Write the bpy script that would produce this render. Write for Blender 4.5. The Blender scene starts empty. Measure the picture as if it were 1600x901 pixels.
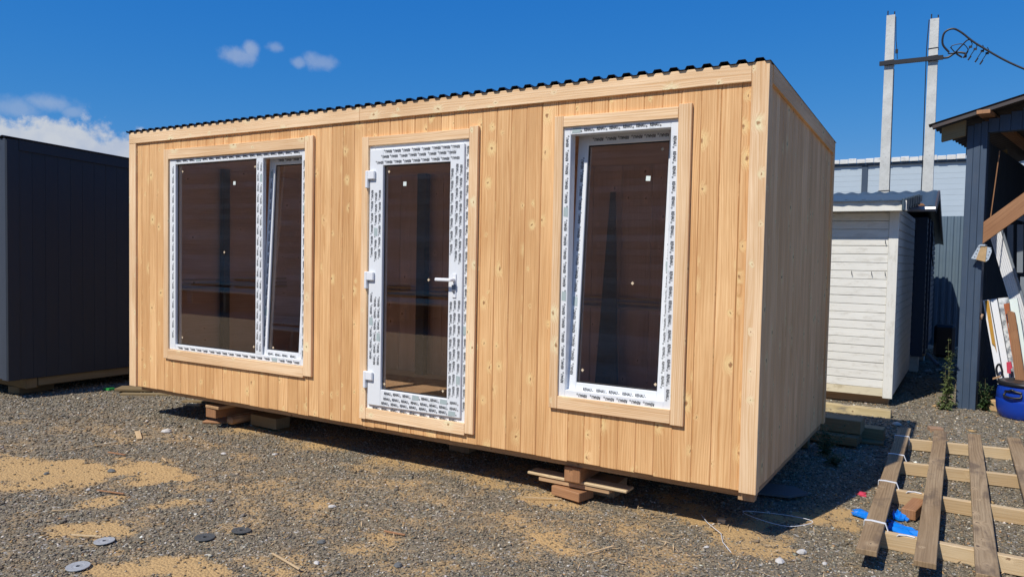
import bpy, math, random
import numpy as np
from mathutils import Vector, Matrix

random.seed(7)
rng = np.random.default_rng(11)
S = bpy.context.scene
C = S.collection
PI = math.pi

# ------------------------------------------------------------------ camera
cam = bpy.data.cameras.new("camera")
cam.lens = 36 * 1187.64 / 1600
cam.sensor_width = 36
cam.clip_start = 0.05
cam.clip_end = 3000
camo = bpy.data.objects.new("camera", cam)
C.objects.link(camo)
_y, _p, _r = -0.5441, -0.0416, 0.0198
_f = Vector((math.cos(_p) * math.sin(_y), math.cos(_p) * math.cos(_y), math.sin(_p)))
_ri = Vector((math.cos(_y), -math.sin(_y), 0))
_u = _ri.cross(_f)
_r2 = _ri * math.cos(_r) + _u * math.sin(_r)
_u2 = _u * math.cos(_r) - _ri * math.sin(_r)
camo.matrix_world = Matrix(((_r2.x, _u2.x, -_f.x, 7.0115), (_r2.y, _u2.y, -_f.y, -4.4011),
                            (_r2.z, _u2.z, -_f.z, 1.6174), (0, 0, 0, 1)))
S.camera = camo

# ------------------------------------------------------------------ node helper
class NT:
    def __init__(s, tree):
        s.t = tree
        s.t.nodes.clear()
    def n(s, typ, ins=None, **kw):
        nd = s.t.nodes.new(typ)
        for k, v in kw.items():
            setattr(nd, k, v)
        for k, v in (ins or {}).items():
            s.set(nd.inputs[k], v)
        return nd
    def set(s, sock, v):
        if isinstance(v, bpy.types.NodeSocket):
            s.t.links.new(v, sock)
        elif isinstance(v, bpy.types.Node):
            s.t.links.new(v.outputs[0], sock)
        elif isinstance(v, tuple) and len(v) == 3 and sock.type == 'RGBA':
            sock.default_value = (*v, 1)
        else:
            sock.default_value = v
    def m(s, op, a, b=0.0, c=0.0):
        nd = s.t.nodes.new('ShaderNodeMath')
        nd.operation = op
        for i, v in enumerate((a, b, c)):
            s.set(nd.inputs[i], v)
        return nd.outputs[0]
    def mix(s, f, a, b, mode='MIX'):
        nd = s.t.nodes.new('ShaderNodeMix')
        nd.data_type = 'RGBA'
        nd.blend_type = mode
        s.set(nd.inputs[0], f)
        s.set(nd.inputs[6], a)
        s.set(nd.inputs[7], b)
        return nd.outputs[2]
    def ss(s, v, a, b, lo=0.0, hi=1.0):
        nd = s.t.nodes.new('ShaderNodeMapRange')
        nd.interpolation_type = 'SMOOTHSTEP'
        s.set(nd.inputs[0], v)
        for i, q in enumerate((a, b, lo, hi)):
            nd.inputs[i + 1].default_value = q
        return nd.outputs[0]
    def xyz(s, x, y, z=0.0):
        nd = s.t.nodes.new('ShaderNodeCombineXYZ')
        for i, v in enumerate((x, y, z)):
            s.set(nd.inputs[i], v)
        return nd.outputs[0]
    def noise(s, vec, scale=1.0, detail=2.0, rough=0.55, dims='3D'):
        nd = s.t.nodes.new('ShaderNodeTexNoise')
        nd.noise_dimensions = dims
        s.set(nd.inputs['Vector'], vec)
        nd.inputs['Scale'].default_value = scale
        nd.inputs['Detail'].default_value = detail
        nd.inputs['Roughness'].default_value = rough
        return nd.outputs[0]

# ------------------------------------------------------------------ sun, sky, exposure
SUN = Vector((0.22, 0.78, -1.0)).normalized()       # the way the light travels
elev = math.asin(-SUN.z)
sl = bpy.data.lights.new("sun", 'SUN')
sl.energy = 4.4
sl.angle = math.radians(0.5)
sl.color = (1.0, 0.95, 0.87)
so = bpy.data.objects.new("sun", sl)
so.rotation_euler = SUN.to_track_quat('-Z', 'Y').to_euler()
so.location = (0, -20, 20)
C.objects.link(so)
W = bpy.data.worlds.new("World")
S.world = W
W.use_nodes = True
g = NT(W.node_tree)
sky = g.n('ShaderNodeTexSky', sky_type='NISHITA', sun_disc=False, sun_elevation=elev,
          sun_rotation=math.atan2(-SUN.x, -SUN.y), air_density=1.0, dust_density=0.15, ozone_density=4.0, altitude=200)
tc = g.n('ShaderNodeTexCoord')
dirv = tc.outputs['Generated']
sp = g.n('ShaderNodeSeparateXYZ', {0: dirv})
az = g.m('ARCTAN2', sp.outputs[0], sp.outputs[1])
el = g.m('ARCSINE', sp.outputs[2])
CL = [(-0.892, 0.235, .0202, .0105, .42), (-0.878, 0.243, .0101, .0094, .45), (-0.848, 0.248, .011, .0067, .3),
      (-0.821, 0.233, .0101, .0067, .32), (-0.794, 0.236, .0202, .0101, .36), (-1.12, 0.150, .0253, .0118, .3),
      (-1.092, 0.159, .0236, .0101, .36), (-1.068, 0.152, .0118, .0067, .3), (-1.085, 0.104, .070, .034, 1.15),
      (-1.02, 0.098, .052, .030, 1.1), (-1.3, 0.08, .09, .02, .7), (-1.55, 0.10, .07, .03, .9), (-0.4, 0.05, .08, .02, .7),
      (0.1, 0.07, .07, .02, .6), (0.9, .09, .12, .03, .9), (2.1, .12, .12, .03, .8), (-2.3, .1, .12, .03, .8)]
n1 = g.noise(dirv, 38.0, 5.0, 0.6)
n2 = g.noise(dirv, 12.0, 4.0, 0.6)
nn = g.m('ADD', g.m('MULTIPLY', g.m('SUBTRACT', n1, .5), 1.9), g.m('MULTIPLY', g.m('SUBTRACT', n2, .5), .8))
mask = 0.0
for a0, e0, ra, re, op in CL:
    da = g.m('DIVIDE', g.m('SUBTRACT', az, a0), ra)
    de = g.m('DIVIDE', g.m('SUBTRACT', el, e0), re)
    d = g.m('SQRT', g.m('ADD', g.m('MULTIPLY', da, da), g.m('MULTIPLY', de, de)))
    q = g.m('MULTIPLY', g.ss(g.m('ADD', d, nn), 1.35, .25 if op < 1 else .85), min(op, 1.0))
    mask = g.m('MAXIMUM', q, mask)
cloudcol = g.mix(g.ss(g.noise(dirv, 22.0, 4.0), .35, .62), (5.2, 6.0, 7.6), (6.6, 7.1, 7.9))
skycol = g.mix(1.0, sky.outputs[0], (0.72, 0.98, 1.28), 'MULTIPLY')
# the photograph's deep, saturated blue: per-channel response of the clear sky
K = 0.085
sc3 = g.n('ShaderNodeSeparateColor', {0: skycol})
sr = g.m('MULTIPLY', g.m('POWER', g.m('MULTIPLY', sc3.outputs[0], K), 1.75), 1.62 / K)
sg_ = g.m('MULTIPLY', g.m('POWER', g.m('MULTIPLY', sc3.outputs[1], K), .72), .56 / K)
sb = g.m('MULTIPLY', g.m('POWER', g.m('MULTIPLY', sc3.outputs[2], K), .30), .70 / K)
skycol = g.n('ShaderNodeCombineColor', {0: sr, 1: sg_, 2: sb}).outputs[0]
col = g.mix(mask, skycol, cloudcol)
bg = g.n('ShaderNodeBackground', {0: col, 1: 0.085})
g.n('ShaderNodeOutputWorld', {0: bg.outputs[0]})

S.view_settings.view_transform = 'Standard'
S.view_settings.look = 'None'
S.view_settings.exposure = 0.0
S.view_settings.gamma = 1.0
S.view_settings.use_curve_mapping = False
S.render.engine = 'CYCLES'
S.cycles.max_bounces = 8
S.cycles.transparent_max_bounces = 16
S.cycles.use_denoising = True

# ------------------------------------------------------------------ materials
def newmat(name):
    m = bpy.data.materials.new(name)
    m.use_nodes = True
    return m, NT(m.node_tree)

def fin(g, col, rough=0.6, bump=None, bstr=0.3, bdist=0.002, metal=0.0, spec=0.5, extra=None):
    b = g.n('ShaderNodeBsdfPrincipled', {'Base Color': col, 'Roughness': rough, 'Metallic': metal, 'Specular IOR Level': spec})
    if bump is not None:
        bn = g.n('ShaderNodeBump', {'Height': bump, 'Strength': bstr, 'Distance': bdist})
        g.set(b.inputs['Normal'], bn.outputs[0])
    for k, v in (extra or {}).items():
        g.set(b.inputs[k], v)
    g.n('ShaderNodeOutputMaterial', {0: b.outputs[0]})

def wood(name, pale, deep, knot=(.20, .10, .045), knots=1.0, tone=.24, grain=.55, rough=.62, stain=None, scale=1.0):
    m, g = newmat(name)
    uv = g.n('ShaderNodeUVMap')
    sp = g.n('ShaderNodeSeparateXYZ', {0: uv.outputs[0]})
    oi = g.n('ShaderNodeObjectInfo')
    R = oi.outputs['Random']
    u = g.m('ADD', sp.outputs[0], g.m('MULTIPLY', R, 31.7))
    v = g.m('ADD', sp.outputs[1], g.m('MULTIPLY', R, 77.3))
    wob = g.n('ShaderNodeTexNoise', {'Vector': g.xyz(u, v), 'Scale': 38.0, 'Detail': 2.0}, noise_dimensions='2D')
    ws_ = g.n('ShaderNodeSeparateColor', {0: wob.outputs['Color']})
    ku = g.m('ADD', u, g.m('MULTIPLY', g.m('SUBTRACT', ws_.outputs[0], .5), .020))
    kw = g.m('ADD', v, g.m('MULTIPLY', g.m('SUBTRACT', ws_.outputs[1], .5), .026))
    kv = g.n('ShaderNodeTexVoronoi', {'Vector': g.xyz(g.m('MULTIPLY', ku, .9), g.m('MULTIPLY', kw, .66)), 'Scale': 7.2 * scale}, voronoi_dimensions='2D')
    kd = g.m('DIVIDE', kv.outputs['Distance'], 7.2)
    kc = g.n('ShaderNodeSeparateColor', {0: kv.outputs['Color']})
    pres = g.ss(kc.outputs[0], .62 - .22 * knots, .66 - .2 * knots)
    size = g.m('ADD', .40, g.m('MULTIPLY', g.m('POWER', kc.outputs[1], 2.2), .95))
    kd = g.m('DIVIDE', kd, size)
    core = g.m('MULTIPLY', g.ss(kd, .0095, .0035), pres)
    halo = g.m('MULTIPLY', g.ss(kd, .045, .008), pres)
    ring = g.m('MULTIPLY', g.m('SINE', g.m('MULTIPLY', kd, 900.0)), halo)
    low = g.noise(g.xyz(g.m('MULTIPLY', u, 9.0), g.m('MULTIPLY', v, 0.55)), 1.0, 2.0, .5, '2D')
    uw = g.m('ADD', u, g.m('ADD', g.m('MULTIPLY', low, .075), g.m('MULTIPLY', halo, .022)))
    fl2_ = g.noise(g.xyz(g.m('MULTIPLY', u, 22.0), g.m('MULTIPLY', v, 1.6)), 1.0, 2.0, .5, '2D')
    fl = g.m('POWER', g.m('ADD', .5, g.m('MULTIPLY', .5, g.m('SINE', g.m('MULTIPLY', g.m('ADD', uw, g.m('MULTIPLY', fl2_, .02)), 390.0)))), 2.0)
    fl2 = g.noise(g.xyz(g.m('MULTIPLY', uw, 62.0), g.m('MULTIPLY', v, 1.0)), 1.0, 4.0, .66, '2D')
    fine = g.noise(g.xyz(g.m('MULTIPLY', uw, 330.0), g.m('MULTIPLY', v, 7.0)), 1.0, 2.0, .6, '2D')
    gr = g.m('ADD', g.m('MULTIPLY', g.ss(fl2, .34, .66), .50), g.m('ADD', g.m('MULTIPLY', g.m('MULTIPLY', fl, g.ss(low, .3, .6, .4, 1.0)), .55), g.m('MULTIPLY', g.ss(fine, .35, .7), .26)))
    gr = g.m('ADD', gr, g.m('MULTIPLY', ring, .35))
    base = g.mix(g.m('MULTIPLY', gr, grain), pale, deep)
    tn = g.m('ADD', 1.0 - tone / 2, g.m('MULTIPLY', R, tone))
    t2 = g.noise(g.xyz(g.m('MULTIPLY', u, 3.0), g.m('MULTIPLY', v, .9)), 1.0, 3.0, .5, '2D')
    tn = g.m('MULTIPLY', tn, g.ss(t2, .25, .75, .88, 1.1))
    base = g.mix(1.0, base, g.xyz(tn, g.m('POWER', tn, 1.35), g.m('POWER', tn, 1.8)), 'MULTIPLY')
    base = g.mix(g.m('MULTIPLY', g.m('MULTIPLY', halo, g.ss(fl2, .3, .62)), .75), base, tuple(min(.92, q * 1.28) for q in pale))
    base = g.mix(g.m('MULTIPLY', core, .85), base, knot)
    if stain:
        sv = g.ss(g.noise(g.xyz(g.m('MULTIPLY', u, 6.0), g.m('MULTIPLY', v, 2.2)), 1.0, 4.0, .65, '2D'), .48, .7)
        base = g.mix(g.m('MULTIPLY', sv, stain[1]), base, stain[0])
    fin(g, base, g.m('ADD', rough, g.m('MULTIPLY', gr, .12)), g.m('SUBTRACT', 1.0, gr), .35, .0016)
    return m

def paint(name, c, var=.15, rough=.5, grain=True, dirt=None, scale=1.0, metal=0.0, tone=.12):
    m, g = newmat(name)
    uv = g.n('ShaderNodeUVMap')
    sp = g.n('ShaderNodeSeparateXYZ', {0: uv.outputs[0]})
    R = g.n('ShaderNodeObjectInfo').outputs['Random']
    u = g.m('ADD', sp.outputs[0], g.m('MULTIPLY', R, 17.0))
    v = g.m('ADD', sp.outputs[1], g.m('MULTIPLY', R, 43.0))
    a = g.noise(g.xyz(g.m('MULTIPLY', u, 70.0 if grain else 8.0), g.m('MULTIPLY', v, 2.0 if grain else 8.0)), scale, 4.0, .6, '2D')
    b = g.noise(g.xyz(g.m('MULTIPLY', u, 4.0), g.m('MULTIPLY', v, 3.0)), scale, 4.0, .6, '2D')
    k = g.m('ADD', 1.0 - var - tone / 2, g.m('ADD', g.m('MULTIPLY', g.m('ADD', a, b), var), g.m('MULTIPLY', R, tone)))
    base = g.mix(1.0, c, g.xyz(k, k, k), 'MULTIPLY')
    if dirt:
        base = g.mix(g.m('MULTIPLY', g.ss(g.noise(g.xyz(g.m('MULTIPLY', u, 14.0), g.m('MULTIPLY', v, 5.0)), scale, 5.0, .7, '2D'), .5, .72), dirt[1]), base, dirt[0])
    fin(g, base, g.m('ADD', rough - .08, g.m('MULTIPLY', b, .16)), a, .25, .0015, metal)
    return m

def flat(name, c, rough=.5, metal=0.0, var=.12, sc=9.0, bump=.15):
    m, g = newmat(name)
    tc = g.n('ShaderNodeTexCoord')
    a = g.noise(tc.outputs['Object'], sc, 5.0, .65)
    b = g.noise(tc.outputs['Object'], sc * 9, 3.0, .6)
    k = g.m('ADD', 1.0 - var, g.m('MULTIPLY', g.m('ADD', a, b), var))
    fin(g, g.mix(1.0, c, g.xyz(k, k, k), 'MULTIPLY'), g.m('ADD', rough - .06, g.m('MULTIPLY', a, .12)), b, bump, .002, metal)
    return m

M = {}
M['pine'] = wood('fresh_pine', (.87, .535, .245), (.57, .265, .085), (.30, .12, .04), grain=.74, tone=.15, knots=1.45)
M['pine_trim'] = wood('planed_pine_trim', (.92, .66, .40), (.66, .37, .155), (.34, .15, .05), tone=.10, knots=.9, grain=.72)
M['pine_end'] = wood('pine_lifted_for_shade', (.92, .56, .265), (.66, .36, .14), (.07, .04, .025), knots=1.5, tone=.10)  # same pine as the cladding, colour raised because the end wall is shaded
M['timber'] = wood('rough_timber', (.52, .33, .17), (.30, .15, .065), tone=.3, knots=.4)
M['timber_red'] = wood('reddish_timber', (.40, .20, .09), (.22, .095, .04), tone=.2, knots=.5)
M['batten'] = wood('pale_batten', (.62, .47, .28), (.45, .29, .13), tone=.15, knots=.6)
M['grey_plank'] = wood('weathered_plank', (.40, .285, .165), (.22, .148, .078), (.07, .045, .03), tone=.2, grain=.8, rough=.8, stain=((.11, .075, .05), .7))
M['stack_wood'] = wood('dark_timber_and_shade', (.27, .195, .095), (.16, .112, .055), tone=.3, rough=.8)  # dark brown timber, also used to deepen shade on covered parts
M['beam_stained'] = wood('stained_pale_beam', (.62, .50, .27), (.44, .31, .13), tone=.1, rough=.8, stain=((.16, .15, .14), .85))
M['dark_wood_in'] = wood('brown_lining', (.72, .53, .42), (.55, .385, .29), tone=.25, knots=.8)
M['band_dark'] = wood('dark_pane_band', (.09, .08, .075), (.07, .06, .055), tone=.1)  # for the added dark bands in the panes
M['floor_in'] = wood('floorboard', (.55, .37, .22), (.40, .24, .13), tone=.2)
M['navy'] = paint('navy_paint_shaded', (.018, .023, .031), .22, .6)  # darker copy of the left cabin's paint for its shaded end
M['navy_lit'] = paint('navy_paint_lit', (.047, .058, .078), .2, .55)  # lighter copy of the same paint for the sunlit front
M['shed_navy'] = paint('blue_black_painted_wood', (.046, .074, .118), .3, .6, dirt=((.10, .11, .12), .2))
M['white_wood'] = paint('white_painted_wood', (.77, .75, .67), .12, .6, dirt=((.42, .38, .30), .35), tone=.06)
M['white_dirty'] = paint('yellowed_white_paint', (.66, .58, .40), .15, .65, dirt=((.36, .28, .15), .6), tone=.05)
M['pvc'] = paint('white_window_profile', (.80, .82, .83), .05, .32, grain=False, tone=.02)
M['film_ink'] = flat('black_film_ink', (.012, .012, .014), .5)
M['film_ink_grey'] = flat('pale_grey_green_ink', (.42, .50, .49), .4)
M['gasket'] = flat('black_rubber_gasket', (.014, .016, .02), .55)
M['sticker'] = flat('pale_green_sticker', (.72, .80, .74), .6, var=.05)
M['cork'] = flat('cork_pad', (.62, .50, .34), .8)
M['handle_white'] = flat('white_hardware', (.82, .83, .84), .3, var=.03)
M['steel'] = flat('bare_steel', (.45, .46, .48), .4, 1.0)
M['roof_dark'] = paint('anthracite_roof_sheet', (.022, .026, .034), .1, .38, grain=False, tone=.02)
M['roof_blue'] = paint('slate_blue_roof_sheet', (.052, .080, .102), .15, .5, grain=False)
M['roof_rust'] = paint('old_zinc_roof_sheet', (.065, .057, .055), .3, .6, grain=False, dirt=((.09, .05, .035), .6))
M['fence_metal'] = paint('blue_grey_fence_sheet', (.125, .175, .215), .12, .45, grain=False)
M['hangar'] = paint('pale_blue_grey_panel', (.45, .525, .575), .05, .5, grain=False, tone=.05)
M['hangar_dark'] = paint('dark_blue_flashing', (.05, .075, .11), .1, .5, grain=False)
M['roof_white'] = paint('white_grey_roof_sheet', (.72, .71, .66), .15, .5, grain=False, dirt=((.3, .28, .24), .5))
M['blue_plastic'] = flat('blue_barrel_plastic', (.006, .045, .36), .33, var=.15)
M['black_plastic'] = flat('black_plastic', (.012, .012, .014), .42)
M['blue_sheet'] = flat('bright_blue_film', (.004, .20, .72), .38, var=.2, bump=.4)
M['red'] = flat('red_plastic', (.62, .06, .10), .45)
M['white_strap'] = flat('white_strap', (.78, .79, .80), .5, var=.06)
M['yellow_rope'] = flat('yellow_rope', (.55, .36, .04), .8)
M['slate'] = flat('grey_slate_slab', (.12, .125, .12), .75, var=.3)
M['disc_pale'] = flat('worn_pale_disc', (.34, .35, .35), .6, var=.6, sc=25)
M['disc_dark'] = flat('worn_dark_disc', (.065, .07, .07), .7, var=.4, sc=25)
M['stone_pale'] = flat('pale_stone', (.55, .52, .47), .85, var=.3, sc=30)
M['cable'] = flat('black_cable', (.012, .013, .016), .5)
M['brown_tan'] = flat('tan_leather', (.33, .20, .12), .6, var=.35)
M['amber_film'] = flat('amber_packing_tape', (.50, .27, .05), .25, var=.4, sc=14)
M['blue_wrap'] = flat('blue_packing_film', (.10, .16, .27), .35, var=.3)
M['rust_red'] = flat('rusty_orange_metal', (.42, .12, .04), .7, var=.5, sc=20)
M['grey_frame'] = flat('grey_window_frame', (.22, .25, .28), .4)
M['dark_box'] = flat('brown_black_plastic_box', (.035, .028, .024), .5)
M['pipe_grey'] = flat('grey_pipe', (.16, .17, .19), .5)
M['ochre_block'] = flat('ochre_mottled_block', (.50, .33, .16), .85, var=.7, sc=24)

def mk_plywrap():
    m, g = newmat('crumpled_clear_wrap')
    tc = g.n('ShaderNodeTexCoord')
    a = g.noise(tc.outputs['Object'], 16.0, 6.0, .7)
    c = g.mix(g.ss(a, .38, .62), (.20, .22, .24), (.74, .76, .75))
    fin(g, c, .3, a, .8, .01)
    return m
M['wrap'] = mk_plywrap()

def mk_concrete():
    m, g = newmat('pale_pole_concrete')
    tc = g.n('ShaderNodeTexCoord')
    a = g.noise(tc.outputs['Object'], 3.0, 6.0, .7)
    b = g.noise(tc.outputs['Object'], 28.0, 4.0, .7)
    c = g.mix(g.ss(a, .3, .7), (.52, .52, .48), (.68, .68, .63))
    c = g.mix(g.m('MULTIPLY', g.ss(b, .56, .72), .6), c, (.30, .29, .27))
    fin(g, c, .85, b, .5, .006)
    return m
M['concrete'] = mk_concrete()

def mk_glass():
    m, g = newmat('bronze_tinted_pane')
    lw = g.n('ShaderNodeLayerWeight', {'Blend': .5})
    fr = g.m('ADD', .115, g.m('MULTIPLY', g.m('POWER', lw.outputs['Facing'], 5.0), .95))
    tr = g.n('ShaderNodeBsdfTransparent', {0: (.95, .92, .885)})
    gl = g.n('ShaderNodeBsdfGlossy', {0: (.98, .88, .76), 'Roughness': .0})
    mx = g.n('ShaderNodeMixShader', {0: fr, 1: tr.outputs[0], 2: gl.outputs[0]})
    g.n('ShaderNodeOutputMaterial', {0: mx.outputs[0]})
    return m
M['glass'] = mk_glass()

def mk_ground():
    m, g = newmat('gravel_yard')
    tc = g.n('ShaderNodeTexCoord')
    P = tc.outputs['Object']
    at = g.n('ShaderNodeAttribute', attribute_name='sand')
    n_big = g.noise(P, 5.0, 5.0, .65)
    n_mid = g.noise(P, 45.0, 4.0, .7)
    n_fine = g.noise(P, 240.0, 3.0, .65)
    vo = g.n('ShaderNodeTexVoronoi', {'Vector': P, 'Scale': 62.0})
    sc = g.n('ShaderNodeSeparateColor', {0: vo.outputs['Color']})
    stone = g.mix(sc.outputs[0], (.125, .11, .082), (.31, .258, .178))
    stone = g.mix(g.ss(sc.outputs[1], .93, .96), stone, (.45, .43, .39))
    stone = g.mix(g.m('MULTIPLY', g.ss(n_big, .45, .7), .5), stone, (.20, .155, .105))
    sandc = g.mix(n_fine, (.60, .40, .185), (.45, .29, .125))
    sandc = g.mix(g.m('MULTIPLY', g.ss(n_mid, .52, .66), .4), sandc, (.24, .16, .08))
    mask = g.ss(g.m('ADD', at.outputs['Fac'], g.m('ADD', g.m('MULTIPLY', g.m('SUBTRACT', n_mid, .5), 1.3), g.m('MULTIPLY', g.m('SUBTRACT', n_fine, .5), .6))), .22, .74)
    c = g.mix(mask, stone, sandc)
    h = g.m('ADD', g.m('MULTIPLY', vo.outputs['Distance'], -1.2), g.m('MULTIPLY', n_fine, .5))
    fin(g, c, .92, h, .7, .012, spec=.2)
    return m
M['ground'] = mk_ground()

def mk_stones():
    m, g = newmat('loose_gravel')
    at = g.n('ShaderNodeAttribute', attribute_name='tint')
    tc = g.n('ShaderNodeTexCoord')
    a = g.noise(tc.outputs['Object'], 160.0, 3.0, .6)
    k = g.m('ADD', .75, g.m('MULTIPLY', a, .5))
    fin(g, g.mix(1.0, at.outputs['Color'], g.xyz(k, k, k), 'MULTIPLY'), .85, a, .3, .002, spec=.3)
    return m
M['stones'] = mk_stones()

def mk_leaf(name, c1, c2):
    m, g = newmat(name)
    tc = g.n('ShaderNodeTexCoord')
    a = g.noise(tc.outputs['Object'], 14.0, 3.0)
    b = g.n('ShaderNodeBsdfPrincipled', {'Base Color': g.mix(g.ss(a, .35, .65), c1, c2), 'Roughness': .6})
    t = g.n('ShaderNodeBsdfTranslucent', {0: c2})
    mx = g.n('ShaderNodeMixShader', {0: .25, 1: b.outputs[0], 2: t.outputs[0]})
    g.n('ShaderNodeOutputMaterial', {0: mx.outputs[0]})
    return m
M['leaf'] = mk_leaf('weed_leaf', (.085, .125, .035), (.18, .22, .075))
M['leaf_dark'] = mk_leaf('dark_weed_leaf', (.030, .065, .022), (.065, .12, .035))
M['stem'] = flat('weed_stem', (.14, .12, .05), .8)

# ------------------------------------------------------------------ mesh helpers
class MB:
    def __init__(s):
        s.v, s.f, s.uv = [], [], []
    def face(s, idx, uvs):
        s.f.append(idx)
        s.uv.extend(uvs)
    def poly(s, pts, uvs=None):
        b = len(s.v)
        s.v.extend([tuple(p) for p in pts])
        s.face(tuple(range(b, b + len(pts))), uvs or [(p[0], p[1]) for p in pts])
    def box(s, x0, x1, y0, y1, z0, z1, L=2, ch=0.0, mat=None):
        c = ((x0 + x1) / 2, (y0 + y1) / 2, (z0 + z1) / 2)
        h = (abs(x1 - x0) / 2, abs(y1 - y0) / 2, abs(z1 - z0) / 2)
        ch = min(ch, min(h) * .6)
        ou, ov = random.random() * 5, random.random() * 5
        def add(pts, n):
            a = max(range(3), key=lambda i: abs(n[i]))
            ax = [i for i in range(3) if i != a]
            if L in ax:
                vi = L
                ui = ax[0] if ax[1] == L else ax[1]
            else:
                ui, vi = ax
            uvs = [(p[ui] + ou + a * .37, p[vi] + ov) for p in pts]
            e1 = Vector(pts[1]) - Vector(pts[0])
            e2 = Vector(pts[2]) - Vector(pts[0])
            if e1.cross(e2).dot(Vector(n)) < 0:
                pts = pts[::-1]
                uvs = uvs[::-1]
            W3 = [Vector(p) + Vector(c) for p in pts]
            if mat is not None:
                W3 = [mat @ w for w in W3]
            s.poly(W3, uvs)
        sg = (-1, 1)
        for a in range(3):
            b, d = (a + 1) % 3, (a + 2) % 3
            for q in sg:
                pts = []
                for i, j in ((-1, -1), (1, -1), (1, 1), (-1, 1)):
                    p = [0, 0, 0]
                    p[a] = q * h[a]
                    p[b] = i * (h[b] - ch)
                    p[d] = j * (h[d] - ch)
                    pts.append(tuple(p))
                n = [0, 0, 0]
                n[a] = q
                add(pts, n)
        if ch > 0:
            for a in range(3):
                b, d = (a + 1) % 3, (a + 2) % 3
                for i in sg:
                    for j in sg:
                        pts = []
                        for k, w in ((-1, 0), (1, 0), (1, 1), (-1, 1)):
                            p = [0, 0, 0]
                            p[a] = k * (h[a] - ch)
                            p[b] = i * (h[b] - (ch if w else 0))
                            p[d] = j * (h[d] - (0 if w else ch))
                            pts.append(tuple(p))
                        n = [0, 0, 0]
                        n[b] = i
                        n[d] = j * .99
                        add(pts, n)
            for i in sg:
                for j in sg:
                    for k in sg:
                        pts = [(i * h[0], j * (h[1] - ch), k * (h[2] - ch)), (i * (h[0] - ch), j * h[1], k * (h[2] - ch)), (i * (h[0] - ch), j * (h[1] - ch), k * h[2])]
                        add(pts, (i, j * .99, k * .98))
    def prism(s, pts, d):
        """closed polygon pts (3d) extruded by vector d"""
        d = Vector(d)
        a = [Vector(p) for p in pts]
        n = (a[1] - a[0]).cross(a[2] - a[0])
        if n.dot(d) > 0:
            a = a[::-1]
        b = [p + d for p in a]
        gd = d
        for i in range(len(a)):
            e = a[(i + 1) % len(a)] - a[i]
            if e.length > gd.length * 1.02:
                gd = e
        gd = gd.normalized()
        o = Vector((random.random() * 5, random.random() * 5, 0))
        def put(pts):
            nn = (pts[1] - pts[0]).cross(pts[2] - pts[0])
            side = gd.cross(nn)
            if side.length < 1e-9:
                side = gd.orthogonal()
            side.normalize()
            s.poly(pts, [(p.dot(side) + o.x, p.dot(gd) + o.y) for p in pts])
        put(a)
        put(b[::-1])
        for i in range(len(a)):
            j = (i + 1) % len(a)
            put([a[i], b[i], b[j], a[j]][::-1] if False else [a[i], a[j], b[j], b[i]][::-1])
    def tube(s, path, r, n=8, r2=None, caps=True):
        P = [Vector(p) for p in path]
        base = len(s.v)
        prev = None
        for i, p in enumerate(P):
            t = (P[min(i + 1, len(P) - 1)] - P[max(i - 1, 0)]).normalized()
            if prev is None:
                a = t.cross(Vector((0, 0, 1)))
                if a.length < .1:
                    a = t.cross(Vector((0, 1, 0)))
                a.normalize()
            else:
                a = (prev - t * prev.dot(t)).normalized()
            prev = a
            b = t.cross(a)
            rr = r if r2 is None else r + (r2 - r) * i / (len(P) - 1)
            for k in range(n):
                w = 2 * PI * k / n
                s.v.append(tuple(p + a * math.cos(w) * rr + b * math.sin(w) * rr))
        for i in range(len(P) - 1):
            for k in range(n):
                q = (k + 1) % n
                s.face((base + i * n + k, base + i * n + q, base + (i + 1) * n + q, base + (i + 1) * n + k),
                       [(k / n, i), ((k + 1) / n, i), ((k + 1) / n, i + 1), (k / n, i + 1)])
        if caps:
            s.face(tuple(base + k for k in range(n))[::-1], [(0, 0)] * n)
            e = base + (len(P) - 1) * n
            s.face(tuple(e + k for k in range(n)), [(0, 0)] * n)
    def lathe(s, prof, n=24, c=(0, 0, 0)):
        base = len(s.v)
        for r, z in prof:
            for k in range(n):
                w = 2 * PI * k / n
                s.v.append((c[0] + r * math.cos(w), c[1] + r * math.sin(w), c[2] + z))
        for i in range(len(prof) - 1):
            for k in range(n):
                q = (k + 1) % n
                s.face((base + i * n + k, base + i * n + q, base + (i + 1) * n + q, base + (i + 1) * n + k),
                       [(k / n, prof[i][1]), ((k + 1) / n, prof[i][1]), ((k + 1) / n, prof[i + 1][1]), (k / n, prof[i + 1][1])])
    def wave(s, prof, dirv, t0, t1, th=.002):
        """prof: list of 3d points (a corrugated line), extruded along dirv from t0 to t1, thickness th downwards"""
        d = Vector(dirv)
        n = len(prof)
        base = len(s.v)
        for off in (0, -th):
            for t in (t0, t1):
                for p in prof:
                    s.v.append(tuple(Vector(p) + d * t + Vector((0, 0, off))))
        L = 0
        for i in range(n - 1):
            w = (Vector(prof[i + 1]) - Vector(prof[i])).length
            uvs = [(L, t0), (L + w, t0), (L + w, t1), (L, t1)]
            s.face((base + i, base + i + 1, base + n + i + 1, base + n + i), uvs)
            s.face((base + 2 * n + i, base + 3 * n + i, base + 3 * n + i + 1, base + 2 * n + i + 1), uvs)
            s.face((base + i, base + 2 * n + i, base + 2 * n + i + 1, base + i + 1), uvs)
            s.face((base + n + i, base + n + i + 1, base + 3 * n + i + 1, base + 3 * n + i), uvs)
            L += w
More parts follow.
